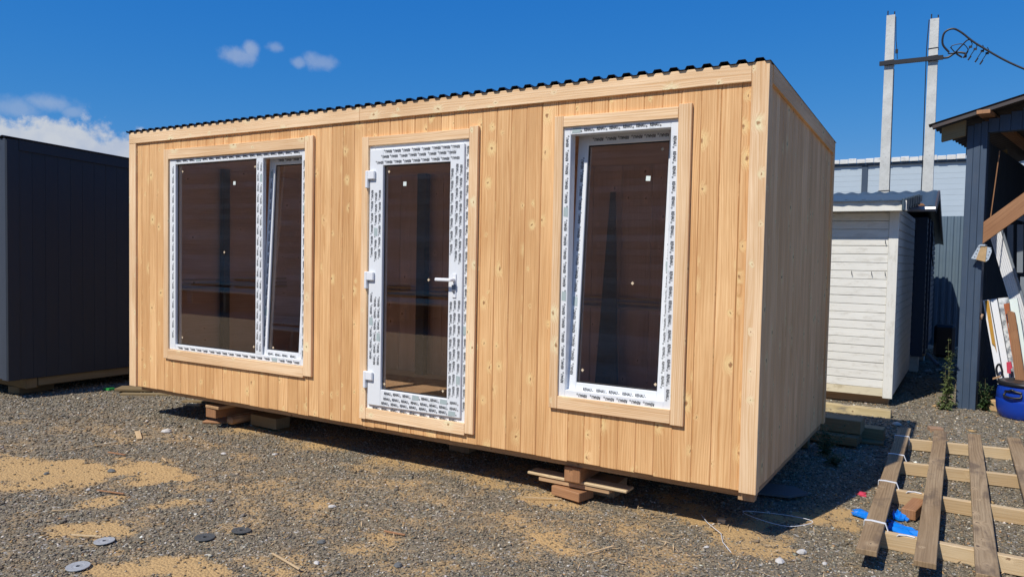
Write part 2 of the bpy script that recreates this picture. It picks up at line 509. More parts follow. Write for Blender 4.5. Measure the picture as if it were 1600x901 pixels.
    def build(s, name, mat, parent=None, center=True, smooth=False, M4=None):
        me = bpy.data.meshes.new(name)
        V = np.array(s.v, dtype=np.float64)
        off = (V.min(0) + V.max(0)) / 2 if center and M4 is None else np.zeros(3)
        V = V - off
        me.from_pydata(V.tolist(), [], s.f)
        uvl = me.uv_layers.new(name='UVMap')
        uvl.data.foreach_set('uv', np.array(s.uv, dtype=np.float32).ravel())
        if smooth:
            me.polygons.foreach_set('use_smooth', [True] * len(me.polygons))
        me.materials.append(mat)
        o = bpy.data.objects.new(name, me)
        C.objects.link(o)
        if parent is not None:
            o.parent = parent
        if M4 is not None:
            o.matrix_local = M4
        else:
            o.location = off
        return o

def tag(o, label=None, cat=None, group=None, kind=None):
    if label:
        o['label'] = label
    if cat:
        o['category'] = cat
    if group:
        o['group'] = group
    if kind:
        o['kind'] = kind
    return o

def thing(name, label, cat, loc=(0, 0, 0), rz=0.0, group=None):
    o = bpy.data.objects.new(name, None)
    o.empty_display_size = .2
    C.objects.link(o)
    o.location = loc
    o.rotation_euler = (0, 0, rz)
    return tag(o, label, cat, group)

def box(name, mat, parent, x0, x1, y0, y1, z0, z1, L=2, ch=.003, M4=None):
    b = MB()
    b.box(x0, x1, y0, y1, z0, z1, L, ch, M4)
    return b.build(name, M[mat] if isinstance(mat, str) else mat, parent)

def rotbox(name, mat, parent, c, size, L=1, ch=.003, rz=0, rx=0, ry=0):
    """box of given size about its own centre, as object with rotation"""
    b = MB()
    h = [q / 2 for q in size]
    b.box(-h[0], h[0], -h[1], h[1], -h[2], h[2], L, ch)
    o = b.build(name, M[mat], parent)
    o.location = c
    o.rotation_euler = (rx, ry, rz)
    return o

def trap(x, p, top, foot, h):
    """trapezoid sheet profile height at x"""
    q = (x % p) / p
    a, b = (1 - top - foot) / 2, 0
    if q < foot / 2 or q > 1 - foot / 2:
        return 0.0
    if q < foot / 2 + a:
        return h * (q - foot / 2) / a
    if q < foot / 2 + a + top:
        return h
    return h * (1 - foot / 2 - q) / a

def trap_pts(x0, x1, p, top, foot, h):
    a = (1 - top - foot) / 2
    xs = [x0]
    k = math.floor(x0 / p)
    while k * p < x1:
        for q in (foot / 2, foot / 2 + a, foot / 2 + a + top, 1 - foot / 2):
            x = (k + q) * p
            if x0 < x < x1:
                xs.append(x)
        k += 1
    xs.append(x1)
    return [(x, trap(x, p, top, foot, h)) for x in xs]

# ------------------------------------------------------------------ ground and gravel
def vnoise(x, y, seed):
    xi, yi = np.floor(x).astype(np.int64), np.floor(y).astype(np.int64)
    fx, fy = x - xi, y - yi
    fx, fy = fx * fx * (3 - 2 * fx), fy * fy * (3 - 2 * fy)
    def h(a, b):
        n = (a * 374761393 + b * 668265263 + seed * 1442695041) & 0xffffffff
        n = ((n ^ (n >> 13)) * 1274126177) & 0xffffffff
        return ((n ^ (n >> 16)) & 0xffff) / 65535.0
    return (h(xi, yi) * (1 - fx) + h(xi + 1, yi) * fx) * (1 - fy) + (h(xi, yi + 1) * (1 - fx) + h(xi + 1, yi + 1) * fx) * fy

def fbm(x, y, seed, oct=4):
    s, a, t = 0, 1.0, 0
    for i in range(oct):
        s = s + a * vnoise(x * 2 ** i, y * 2 ** i, seed + i)
        t += a
        a *= .55
    return s / t

def gh(x, y):
    near = np.exp(-((np.asarray(x) - 4) ** 2 + (np.asarray(y) - 2) ** 2) / 200.0)
    return (fbm(x * 1.3, y * 1.3, 3, 3) - .62) * .035 * near

SAND = [(1.2, -1.55, .26, 1), (1.43, -1.42, .25, 1), (1.68, -1.30, .24, 1), (1.78, -1.14, .22, 1), (2.02, -1.08, .20, 1), (2.2, -1.08, .15, 1), (1.5, -1.65, .16, .8),
        (.95, -1.6, .3, .9), (2.7, -1.98, .17, .8), (2.86, -1.94, .13, .7), (3.45, -2.1, .20, .95), (3.62, -2.08, .16, .9), (3.3, -2.25, .16, .9), (2.23, -1.6, .12, .7), (2.71, -1.44, .16, .7),
        (3.33, -.87, .3, .55), (3.63, -.32, .3, .5), (5.9, .05, .22, .85), (6.05, -.1, .16, .75), (6.08, .66, .14, .95), (5.98, .36, .17, .9), (5.6, .36, .18, .8), (5.32, .62, .2, .7),
        (6.24, .86, .15, .8), (6.39, .72, .15, .75), (4.6, -.5, .3, .5), (5.0, -.62, .22, .7), (3.37, -.42, .24, .45), (1.5, .33, .25, .8), (4.7, .22, .3, .75), (2.2, .25, .35, .65), (3.2, .3, .4, .6),
        (4.1, .25, .35, .6), (2.9, -.9, .35, .5), (4.2, -1.2, .25, .6), (5.3, -.1, .25, .55), (3.9, -1.7, .22, .6), (1.0, -.3, .25, .4), (.2, -.6, .3, .4), (0.4, -1.3, .3, .5), (-.6, -.9, .3, .4)]
def sandf(x, y):
    x, y = np.asarray(x, float), np.asarray(y, float)
    wx = x + (fbm(x * 4.2, y * 4.2, 21, 5) - .5) * .55
    wy = y + (fbm(x * 4.2, y * 4.2, 31, 5) - .5) * .55
    s = np.zeros_like(x)
    for a, b, r, k in SAND:
        d = np.hypot(wx - a, wy - b) / r
        s = np.maximum(s, k * np.clip(1.6 - d, 0, 1))
    brk = fbm(x * 5.5, y * 9.0, 71, 4)
    s = np.where(s > .86, s, s * np.clip(.25 + 1.5 * brk, .3, 1.15))
    dust = np.clip((fbm(x * 3.2, y * 5.0, 51, 5) - .44) * 2.2, 0, .50) * np.clip(1.7 - np.hypot((x - 3.4) / 3.6, (y + .7) / 1.7), 0, 1)
    return np.clip(np.maximum(s, dust), 0, 1)

def build_ground():
    def axis(lo, hi, a, b, st):
        v = list(np.arange(a, b + 1e-6, st))
        q, s = a, st
        left = []
        while q > lo:
            s *= 1.35
            q -= s
            left.append(max(q, lo))
        q, s = b, st
        right = []
        while q < hi:
            s *= 1.35
            q += s
            right.append(min(q, hi))
        return np.array(left[::-1] + v + right)
    xs = axis(-600, 600, -2.5, 8.0, .035)
    ys = axis(-300, 900, -2.8, 5.5, .035)
    X, Y = np.meshgrid(xs, ys)
    Z = gh(X, Y)
    V = np.stack([X.ravel(), Y.ravel(), Z.ravel()], 1)
    nx, ny = len(xs), len(ys)
    i = np.arange(nx - 1)[None, :] + np.arange(ny - 1)[:, None] * nx
    F = np.stack([i, i + 1, i + nx + 1, i + nx], -1).reshape(-1, 4)
    me = bpy.data.meshes.new('ground')
    me.from_pydata(V.tolist(), [], F.tolist())
    me.polygons.foreach_set('use_smooth', [True] * len(F))
    at = me.attributes.new('sand', 'FLOAT', 'POINT')
    at.data.foreach_set('value', sandf(X, Y).ravel().astype(np.float32))
    me.materials.append(M['ground'])
    o = bpy.data.objects.new('ground', me)
    C.objects.link(o)
    tag(o, kind='structure')
build_ground()

PAL = np.array([(.070, .072, .063), (.122, .122, .106), (.19, .182, .150), (.25, .20, .132), (.38, .345, .27), (.66, .63, .54), (.34, .215, .10)])
PW = np.array([.23, .25, .20, .14, .10, .022, .058])
def build_gravel():
    cx0, cy0 = 7.0, -4.4
    out = []
    for r0, r1, dens, s0, s1 in ((2.2, 4.6, 6200, .0036, .0115), (4.6, 7.0, 3300, .0050, .0135), (7.0, 10.5, 1250, .0075, .0175), (10.5, 17.0, 260, .012, .026)):
        a0, a1 = math.radians(-82), math.radians(12)       # round the yard's visible wedge and a margin
        n = int(.5 * (a1 - a0) * (r1 * r1 - r0 * r0) * dens)
        r = np.sqrt(rng.uniform(r0 * r0, r1 * r1, n))
        a = rng.uniform(a0, a1, n)
        x, y = cx0 + r * np.sin(a), cy0 + r * np.cos(a)
        sz = s0 + (s1 - s0) * rng.random(n) ** 2.2
        big = rng.random(n) < .012
        sz[big] *= 1.7
        sm = sandf(x, y)
        keep = rng.random(n) > np.clip((sm - .30) * 1.5, 0, .97)
        out.append(np.stack([x, y, sz], 1)[keep])
    P = np.concatenate(out)
    n = len(P)
    base = np.array([(1, 0, 0), (-1, 0, 0), (0, 1, 0), (0, -1, 0), (0, 0, 1), (0, 0, -1)], float)
    V = base[None] * (1 + rng.uniform(-.35, .35, (n, 6, 1))) + rng.uniform(-.28, .28, (n, 6, 3))
    V *= np.stack([rng.uniform(.8, 1.45, n), rng.uniform(.65, 1.0, n), rng.uniform(.30, .58, n)], 1)[:, None, :]
    th = rng.uniform(0, 2 * PI, n)
    tl = rng.uniform(-.45, .45, n)
    c, s = np.cos(tl)[:, None], np.sin(tl)[:, None]
    x2, z2 = V[..., 0] * c - V[..., 2] * s, V[..., 0] * s + V[..., 2] * c
    c, s = np.cos(th)[:, None], np.sin(th)[:, None]
    V = np.stack([x2 * c - V[..., 1] * s, x2 * s + V[..., 1] * c, z2], -1) * P[:, 2][:, None, None]
    V[..., 0] += P[:, 0][:, None]
    V[..., 1] += P[:, 1][:, None]
    V[..., 2] += (gh(P[:, 0], P[:, 1]) + P[:, 2] * rng.uniform(.05, .4, n))[:, None]
    tri = np.array([(0, 2, 4), (2, 1, 4), (1, 3, 4), (3, 0, 4), (2, 0, 5), (1, 2, 5), (3, 1, 5), (0, 3, 5)])
    F = (tri[None] + (np.arange(n) * 6)[:, None, None]).reshape(-1, 3)
    me = bpy.data.meshes.new('gravel')
    me.vertices.add(n * 6)
    me.vertices.foreach_set('co', V.reshape(-1).astype(np.float32))
    me.loops.add(len(F) * 3)
    me.loops.foreach_set('vertex_index', F.ravel().astype(np.int32))
    me.polygons.add(len(F))
    me.polygons.foreach_set('loop_start', np.arange(0, len(F) * 3, 3, dtype=np.int32))
    me.polygons.foreach_set('loop_total', np.full(len(F), 3, dtype=np.int32))
    me.update(calc_edges=True)
    pi = rng.choice(len(PAL), n, p=PW / PW.sum())
    col = PAL[pi] * 1.1 * rng.uniform(.75, 1.3, (n, 1)) * (1 + rng.uniform(-.05, .05, (n, 3)))
    sm = sandf(P[:, 0], P[:, 1])[:, None] * .55 * rng.random((n, 1)) + rng.uniform(.02, .36, (n, 1))
    col = col * (1 - sm) + np.array([(.36, .235, .11)]) * sm
    rgba = np.concatenate([np.repeat(col, 6, 0), np.ones((n * 6, 1))], 1).astype(np.float32)
    at = me.attributes.new('tint', 'FLOAT_COLOR', 'POINT')
    at.data.foreach_set('color', rgba.ravel())
    me.materials.append(M['stones'])
    o = bpy.data.objects.new('gravel', me)
    C.objects.link(o)
    tag(o, 'loose grey crushed gravel with pale pebbles covering the yard', 'gravel', kind='stuff')
build_gravel()

# ------------------------------------------------------------------ lettering on the protective film
def text_mesh(body, shear=.12, offset=.018):
    cu = bpy.data.curves.new('lettering', 'FONT')
    cu.body = body
    cu.size = 1.0
    cu.resolution_u = 2
    cu.offset = offset
    cu.shear = shear
    o = bpy.data.objects.new('lettering', cu)
    C.objects.link(o)
    dg = bpy.context.evaluated_depsgraph_get()
    me = bpy.data.meshes.new_from_object(o.evaluated_get(dg))
    V = np.array([v.co[:] for v in me.vertices])
    F = [tuple(p.vertices) for p in me.polygons]
    bpy.data.objects.remove(o)
    bpy.data.curves.remove(cu)
    bpy.data.meshes.remove(me)
    V[:, 0] -= V[:, 0].min()
    V[:, 1] -= V[:, 1].min()
    V = V / V[:, 1].max()
    V[:, 0] *= 2.95 / V[:, 0].max()
    return V[:, :2], F
WORD_V, WORD_F = text_mesh('REHAU', .12, .026)
WORD_W = WORD_V[:, 0].max()

def prints(bars, y, parent, M4=None, h=.021, grey=True, pitch=.090):
    """bars: (x0,x1,z0,z1,axis,rows,flip): printed film on a face looking to -y"""
    b, gq = MB(), MB()
    for x0, x1, z0, z1, ax, rows, flip in bars:
        ln, wd = (x1 - x0, z1 - z0) if ax == 'h' else (z1 - z0, x1 - x0)
        for r in range(rows):
            c = (r + .5) / rows * wd + random.uniform(-.003, .003)
            t = random.uniform(.004, .06)
            while t + WORD_W * h < ln - .004:
                gap = random.random()
                def put(a, w):
                    if flip:
                        a, w = ln - a, wd - w
                    return (x0 + a, y, z0 + w) if ax == 'h' else (x0 + wd - w, y, z0 + a)
                tilt = random.uniform(-.03, .03)
                if gap < .95:
                    base = len(b.v)
                    for p in WORD_V:
                        b.v.append(put(t + p[0] * h, c - h / 2 + p[1] * h + tilt * p[0] * h))
                    for f in WORD_F:
                        b.face(tuple(base + q for q in f), [(0, 0)] * len(f))
                elif grey:
                    gq.poly([put(t + p, c + q) for p, q in ((0, -h * .8), (.06, -h * .8), (.065, h * .7), (.005, h * .8))])
                # registered ring and a thin rule beside every word
                k = t + WORD_W * h + .008
                for i in range(6):
                    a0, a1 = i * PI / 3, (i + 1) * PI / 3
                    b.poly([put(k + q * math.cos(w), c - h * .42 + q * math.sin(w)) for q, w in ((.0032, a0), (.0058, a0), (.0058, a1), (.0032, a1))])
                if random.random() < .35:
                    gq.poly([put(t + p, c - h * .92 + q) for p, q in ((-.006, 0), (.034, 0), (.034, .0011), (-.006, .0011))])
                t += pitch * random.uniform(.94, 1.06)
    if b.f:
        tag(b.build('film_print', M['film_ink'], parent, M4=M4 or Matrix.Identity(4)), kind='stuff')
    if gq.f:
        tag(gq.build('film_print', M['film_ink_grey'], parent, M4=M4 or Matrix.Identity(4)), kind='stuff')

# ------------------------------------------------------------------ wooden cabin
ZB = .29
cabin = thing('wooden_cabin', 'new unpainted pine cabin with two big windows and a glazed door, raised on timber blocks', 'cabin', (0, 0, ZB))
LEN, DEP, HF, HBK = 6.0, 2.36, 2.445, 2.32
def roofz(y):
    return HF + (HBK - HF) * y / DEP
holes = [(.595, 2.41, .36, 2.19), (3.035, 4.0, .10, 2.17), (4.69, 5.52, .39, 2.19)]
YF, YB = .010, .032                                            # cladding front and back
seams = [.105, .177]
while seams[-1] < 5.86:
    seams.append(.177 + .1182 * (len(seams) - 1))
seams[-1] = 5.905
for a, b_ in zip(seams[:-1], seams[1:]):
    a, b_ = a + .0007, b_ - .0007
    mb = MB()
    jit = random.uniform(0, .0022)
    zlo = random.uniform(-.003, .003)
    segs = [(a, b_, zlo, 2.352)]
    for hx0, hx1, hz0, hz1 in holes:
        new = []
        for s0, s1, q0, q1 in segs:
            if s1 <= hx0 or s0 >= hx1:
                new.append((s0, s1, q0, q1))
                continue
            if s0 < hx0:
                new.append((s0, hx0, q0, q1))
            if s1 > hx1:
                new.append((hx1, s1, q0, q1))
            m0, m1 = max(s0, hx0), min(s1, hx1)
            new += [(m0, m1, q0, hz0), (m0, m1, hz1, q1)]
        segs = new
    if len(segs) == 2 and abs((segs[0][1] - segs[0][0]) - (b_ - a)) < .001:
        for s in segs:                                         # cut by an opening: two boards
            mb = MB()
            mb.box(s[0], s[1], YF + jit, YB, s[2], s[3], 2, .0042)
            mb.build('plank', M['pine'], cabin)
        continue
    for s in segs:
        mb.box(s[0], s[1], YF + jit, YB, s[2], s[3], 2, .0042 if len(segs) == 1 else .001)
    mb.build('plank', M['pine'], cabin)
# end wall boards (x = 6): tall ones under the sloping top
yy = .075
while yy < 2.29:
    y1 = min(yy + .094, 2.29)
    mb = MB()
    x0, x1 = 5.968, 5.990 - random.uniform(0, .0015)
    zt = roofz((yy + y1) / 2) - .09
    mb.box(x0, x1, yy + .001, y1 - .001, random.uniform(-.003, .003), zt, 2, .007)
    mb.build('plank', M['pine_end'], cabin)
    yy = y1
# corner posts, fascia, casings
def strip(name, mat, x0, x1, y0, y1, z0, z1, L=2, ch=.0022):
    return box(name, mat, cabin, x0, x1, y0, y1, z0, z1, L, ch)
strip('corner_post', 'pine_trim', 0, .1045, -.008, .03, -.002, 2.338)
strip('corner_post', 'pine_trim', 5.906, 6.004, -.010, .022, -.002, 2.447)
strip('corner_post', 'pine_end', 5.972, 6.003, .0225, .071, -.002, 2.438)
strip('corner_post', 'pine_end', 5.97, 6.006, 2.285, 2.36, -.002, 2.318)
strip('corner_post', 'pine_end', -.006, .03, 2.285, 2.36, -.002, 2.318)
strip('fascia_board', 'pine_trim', 0, 2.96, -.009, .03, 2.34, 2.445, 0)
strip('fascia_board', 'pine_trim', 2.961, 5.904, -.0085, .03, 2.34, 2.445, 0)
mb = MB()
mb.prism([(5.991, .072, roofz(.072) - .105), (5.991, 2.284, roofz(2.284) - .105), (5.991, 2.284, roofz(2.284)), (5.991, .072, roofz(.072))], (.016, 0, 0))
mb.build('fascia_board', M['pine_end'], cabin)
CAS = [('h', .6135, 2.3835, 2.164, 2.253), ('v', 2.385, 2.474, .327, 2.262), ('h', .6135, 2.3835, .312, .402), ('v', .545, .612, .316, 2.255),
       ('h', 3.0615, 3.9845, 2.143, 2.211), ('v', 3.986, 4.058, .077, 2.225), ('h', 3.0615, 3.9845, .062, .146), ('v', 2.995, 3.06, .059, 2.213),
       ('v', 4.655, 4.717, .342, 2.240), ('h', 4.7185, 5.4845, 2.168, 2.236), ('v', 5.486, 5.566, .335, 2.250), ('h', 4.7185, 5.4845, .342, .425)]
for ax, x0, x1, z0, z1 in CAS:
    strip('window_casing' if not 2.9 < x0 < 4.1 else 'door_casing', 'pine_trim', x0, x1, -.013 - random.uniform(0, .002), .0098, z0, z1, 2 if ax == 'v' else 0)
# roof sheet: trapezoid ribs running front to back
mb = MB()
mb.wave([(x, -.022, HF + .002 + h) for x, h in trap_pts(-.03, 6.010, .1, .40, .36, .019)], (0, 1, (HBK - HF) / DEP), 0, DEP + .055, .0012)
mb.build('roof_sheet', M['roof_dark'], cabin)
# floor frame, inner shell
strip('floor_frame', 'timber', .03, 5.975, .10, .17, -.055, -.006, 0)
strip('floor_frame', 'timber', .03, 5.975, 2.25, 2.33, -.055, -.006, 0)
strip('floor_frame', 'timber', 5.89, 5.965, .172, 2.248, -.055, -.006, 1)
strip('floor_frame', 'timber', .03, .10, .172, 2.248, -.055, -.006, 1)
strip('floor_frame', 'timber', 5.89, 5.985, .045, .098, -.06, -.006, 2)
strip('floor', 'floor_in', .04, 5.96, .033, 2.31, -.003, .03, 0, 0)
strip('ceiling', 'dark_wood_in', .04, 5.96, .15, 2.27, 2.20, 2.235, 0, 0)
mb = MB()
ex = [.034] + sum([[h[0], h[1]] for h in holes], []) + [5.966]
for i in range(0, len(ex), 2):
    mb.box(ex[i], ex[i + 1], .0335, .148, .031, 2.199, 2)
for h in holes:
    mb.box(h[0] + .0005, h[1] - .0005, .0335, .147, .031, h[2] - .004, 0)
    mb.box(h[0] + .0005, h[1] - .0005, .0335, .147, h[3] + .004, 2.1985, 0)
mb.build('inner_wall', M['dark_wood_in'], cabin)
for i in range(20):                                            # boarded lining seen through the panes
    strip('lining_board', 'dark_wood_in', .045 + i * .2955, .045 + (i + 1) * .2955 - .002, 2.235 + (i % 3) * .001, 2.27, .0315, 2.199, 2, .004)
strip('inner_wall', 'dark_wood_in', .036, .07, .149, 2.234, .0315, 2.199, 1, 0)
strip('inner_wall', 'dark_wood_in', 5.93, 5.966, .149, 2.234, .0315, 2.199, 1, 0)
strip('back_wall', 'pine_end', .03, 5.969, 2.29, 2.33, -.002, 2.30, 0, 0)
strip('side_wall', 'pine_end', .0, .033, .034, 2.284, -.002, 2.31, 1, 0)
for k in range(3):  # added pale strips imitating bright lines mirrored in the panes
    strip('mirror_line_strip', 'batten', .072, 5.928, 2.19 + .012 * k, 2.234, .86 + k * .045, .88 + k * .045, 0)
    strip('mirror_line_strip', 'batten', .071, .10 - .01 * k, .35, 1.9, .92 + k * .045, .94 + k * .045, 1)
strip('roof_deck', 'timber', .04, 5.965, .034, 2.33, 2.236, 2.30, 0, 0)
strip('dark_band_strip', 'band_dark',   .105, .17, .95, 1.03, .0315, 2.198, 2)  # added dark strips that draw the dark bands in the panes
strip('dark_band_strip', 'band_dark', 1.86, 1.97, 2.10, 2.185, .0315, 2.198, 2)
mb = MB()
mb.prism([(4.02, 2.06, .032), (4.26, 2.06, .032), (4.14, 2.17, 1.95), (4.09, 2.17, 1.95)], (0, .012, 0))  # added dark wedge drawing the slanted band in the right pane
mb.build('dark_band_wedge', M['band_dark'], cabin)

def frame_mesh(b, x0, x1, z0, z1, w, y0, y1, wl=None, wr=None, wt=None, wb=None):
    wl, wr, wt, wb = (q if q is not None else w for q in (wl, wr, wt, wb))
    b.box(x0, x0 + wl, y0, y1, z0, z1, 2, .003)
    b.box(x1 - wr, x1, y0, y1, z0, z1, 2, .003)
    b.box(x0 + wl, x1 - wr, y0 + .0004, y1, z1 - wt, z1, 0, .003)
    b.box(x0 + wl, x1 - wr, y0 + .0004, y1, z0, z0 + wb, 0, .003)

def pane(parent, x0, x1, z0, z1, y, M4=None, pads=(), stick=()):
    b = MB()
    b.box(x0, x1, y, y + .004, z0, z1)
    o = b.build('glass_pane', M['glass'], parent, M4=M4 or Matrix.Identity(4))
    gk = MB()
    t = .009
    frame_mesh(gk, x0 - .001, x1 + .001, z0 - .001, z1 + .001, t, y - .006, y - .0006)
    gk.build('gasket', M['gasket'], parent, M4=M4 or Matrix.Identity(4))
    for x, z, s, mat, nm in [(p[0], p[1], .011, 'cork', 'glass_pad') for p in pads] + [(p[0], p[1], .021, 'sticker', 'sticker') for p in stick]:
        k = MB()
        a = PI / 4 if nm == 'glass_pad' else random.uniform(-.06, .06)
        k.prism([(x + s * math.cos(a + q * PI / 2 + PI / 4), y - .0012, z + s * math.sin(a + q * PI / 2 + PI / 4) * 1.05) for q in range(4)], (0, -.0012, 0))
        k.build(nm, M[mat], parent, M4=M4 or Matrix.Identity(4))

def sash(parent, x0, x1, z0, z1, y0, w, tilt, pads, stick):
    """tilted-in sash: leans into the room about its bottom edge"""
    T = Matrix.Translation((0, y0, z0)) @ Matrix.Rotation(-tilt, 4, 'X') @ Matrix.Translation((0, -y0, -z0))
    b = MB()
    frame_mesh(b, x0, x1, z0, z1, w, y0, y0 + .06)
    b.build('sash', M['pvc'], parent, M4=T)
    pane(parent, x0 + w, x1 - w, z0 + w, z1 - w, y0 + .02, T, pads, stick)
    q = .012
    prints([(x0 + w, x1 - w, z1 - w + q, z1 - q, 'h', 1, True), (x0 + w, x1 - w, z0 + q, z0 + w - q, 'h', 1, False),
            (x0 + q, x0 + w - q, z0 + w, z1 - w, 'v', 1, False), (x1 - w + q, x1 - q, z0 + w, z1 - w, 'v', 1, True)], y0 - .0008, parent, T)

YW = .004
# left window: fixed light and a narrow tilted sash
b = MB()
frame_mesh(b, .614, 2.392, .404, 2.162, .066, YW, .075, wl=.085, wt=.049, wb=.05, wr=.058)
w1 = b.build('window', M['pvc'], cabin, center=False)
b = MB()
b.box(1.792, 1.876, YW - .0004, .022, .4545, 2.1125, 2, .003)
b.box(1.792, 1.838, .0225, .074, .4545, 2.1125, 2, .003)
b.build('mullion', M['pvc'], w1)
pane(w1, .699, 1.792, .454, 2.113, .034, None, [(.765, 2.049), (1.35, 1.317), (.765, .52), (1.74, .51), (1.745, 2.05)], [(1.481, 1.92)])
sash(w1, 1.842, 2.356, .432, 2.135, .024, .068, .048, [(1.965, .52)], [(2.265, 1.83)])
prints([(.70, 2.33, .408, .446, 'h', 1, True), (.70, 2.33, 2.122, 2.160, 'h', 1, False), (.63, .694, .46, 2.1, 'v', 1, False), (1.80, 1.870, .47, 2.1, 'v', 2, False), (2.34, 2.386, .46, 2.1, 'v', 1, True)], YW - .0012, w1, h=.019)
# right window: one tilted sash
b = MB()
frame_mesh(b, 4.714, 5.488, .418, 2.170, .052, YW, .075)
w2 = b.build('window', M['pvc'], cabin, center=False)
sash(w2, 4.752, 5.45, .446, 2.142, .040, .072, .064, [(4.858, .60), (5.36, .558), (5.175, 1.178), (5.33, 2.02)], [(5.245, 1.84)])
prints([(4.77, 5.43, .420, .462, 'h', 1, True), (4.77, 5.43, 2.126, 2.168, 'h', 1, False), (4.718, 4.762, .48, 2.11, 'v', 1, False), (5.440, 5.484, .48, 2.11, 'v', 1, True)], YW - .0012, w2, h=.020)
# glazed door
b = MB()
frame_mesh(b, 3.052, 3.986, .134, 2.146, .06, YW, .075)
dfr = b.build('door_frame', M['pvc'], cabin, center=False)
prints([(3.09, 3.95, .136, .172, 'h', 1, False), (3.945, 3.984, .2, 2.1, 'v', 1, True)], YW - .0012, dfr, h=.019)
b = MB()
frame_mesh(b, 3.080, 3.946, .178, 2.112, .12, -.014, .05, wl=.128, wr=.118, wt=.122, wb=.125)
door = b.build('door', M['pvc'], cabin, center=False)
pane(door, 3.208, 3.828, .303, 1.990, .014, None, [(3.245, 1.945), (3.631, 1.148), (3.225, .345), (3.775, .35)], [(3.398, 1.85)])
prints([(3.14, 3.93, 1.995, 2.108, 'h', 3, True), (3.19, 3.93, .182, .300, 'h', 3, False), (3.086, 3.20, .47, 1.07, 'v', 3, False), (3.086, 3.20, 1.24, 1.84, 'v', 3, True), (3.832, 3.944, .30, 1.05, 'v', 3, True), (3.832, 3.944, 1.26, 1.99, 'v', 3, True)], -.0152, door, pitch=.088)
for z in (1.900, 1.138, .378):
    b = MB()
    b.box(3.048, 3.072, -.034, -.0004, z - .075, z + .055, 2, .004)
    b.box(3.0725, 3.140, -.036, -.0142, z - .012, z + .055, 0, .006)
    b.build('hinge', M['handle_white'], door)
b = MB()
b.box(3.866, 3.898, -.022, -.0144, 1.03, 1.20, 2, .004)
b.box(3.872, 3.892, -.060, -.022, 1.145, 1.168, 2, .004)
b.box(3.748, 3.892, -.076, -.058, 1.144, 1.168, 0, .006)
b.build('handle', M['handle_white'], door)
b = MB()
b.tube([(3.882, -.030, 1.075), (3.882, -.014, 1.075)], .010, 10)
b.build('lock_cylinder', M['steel'], door)
b = MB()
b.prism([(3.866, -.0262, 1.12), (3.905, -.0258, 1.125), (3.90, -.0262, 1.085), (3.868, -.026, 1.08)], (0, -.001, 0))
b.build('sticker', M['grey_frame'], door)

# ------------------------------------------------------------------ what carries the cabin
def tbox(name, mat, label, cat, c, size, L=0, rz=0, group=None, rx=0, ry=0, ch=.004):
    o = rotbox(name, mat, None, c, size, L, ch, rz, rx, ry)
    return tag(o, label, cat, group)
GS = 'timbers packed under the cabin'
tbox('timber_beam', 'timber_red', 'reddish square timber end under the cabin on top of crossed boards, below the right window', 'beam', (4.79, .50, .186), (.116, .86, .098), 1, .02, GS)
tbox('packing_board', 'batten', 'thin pale board with sunlit edge clamped under the square timber end near the right window', 'board', (4.80, .175, .128), (.74, .12, .018), 0, -.015, GS, ry=.006)
tbox('packing_board', 'timber', 'thicker short board lying just below the thin pale board under the cabin', 'board', (4.78, .19, .100), (.53, .13, .028), 0, -.015, GS)
tbox('packing_board', 'timber_red', 'brown block lying on the sandy gravel in front of the crossed boards', 'board', (4.76, .16, .046), (.24, .16, .062), 0, -.22, GS)
tbox('packing_board', 'timber', 'hidden wide block under the crossed boards, behind the brown block', 'board', (4.80, .42, .046), (.4, .22, .09), 0, 0, GS)
tbox('timber_beam', 'timber_red', 'square orange timber end under the cabin below the left window', 'beam', (1.10, .52, .138), (.136, .88, .085), 1, .02, GS)
tbox('packing_board', 'timber', 'thin board lying on top of the left square timber end', 'board', (1.15, .44, .196), (.19, .74, .026), 1, -.04, GS)
tbox('packing_board', 'timber_red', 'flat broken board on the gravel under the left square timber end', 'board', (.96, .34, .012), (.30, .26, .02), 0, .5, GS)
tbox('packing_board', 'timber', 'block carrying the left square timber end, back in the shade', 'board', (1.06, .52, .055), (.34, .2, .085), 0, .1, GS)
tbox('timber_beam', 'timber', 'small round-cornered wood offcut between the two left support timbers', 'offcut', (1.225, .32, .06), (.085, .26, .07), 1, -.1, GS, ch=.02)
tbox('timber_beam', 'stack_wood', 'shaded brown block deeper under the cabin, right of the left support', 'beam', (1.53, .40, .07), (.36, .16, .10), 0, -.05, GS)  # darker wood colour adds to the cabin's shade here
tbox('timber_beam', 'timber', 'dark block far under the cabin below the door', 'beam', (3.44, .95, .115), (.2, .5, .23), 1, 0, GS)
tbox('timber_beam', 'timber', 'square timber under the far right corner of the cabin', 'beam', (5.45, 2.05, .115), (.14, .3, .23), 2, 0, GS)
b = MB()
b.prism([(5.78, .93, .012), (6.0, .98, .010), (6.10, 1.12, .012), (5.98, 1.24, .014), (5.74, 1.18, .015)], (0, 0, .014))
tag(b.build('slate_slab', M['slate'], None), 'flat grey slab lying in the shade beside the near cabin corner', 'slab')
GL = 'old boards beside the left cabin corner'
tbox('old_board', 'stack_wood', 'wide old board with chipped grey-green end sticking out at the left cabin corner', 'board', (-.80, .96, .035), (1.10, .20, .03), 0, .62, GL)
tbox('old_board', 'stack_wood', 'narrow old board lying in front of the wide board at the left cabin corner', 'board', (-.62, .80, .013), (.95, .07, .026), 0, .60, GL)
tbox('old_board', 'stack_wood', 'dark old board lying behind the wide board at the left cabin corner', 'board', (-1.0, 1.2, .013), (.9, .07, .026), 0, .58, GL)
tbox('old_board', 'stack_wood', 'short old board half shaded on the gravel under the left end of the cabin', 'board', (.1, .82, .012), (.55, .06, .022), 0, .55, GL)
tbox('old_board', 'batten', 'small pale board end on the gravel under the left end of the cabin', 'board', (.13, .62, .012), (.16, .05, .02), 0, .4, GL)
b = MB()
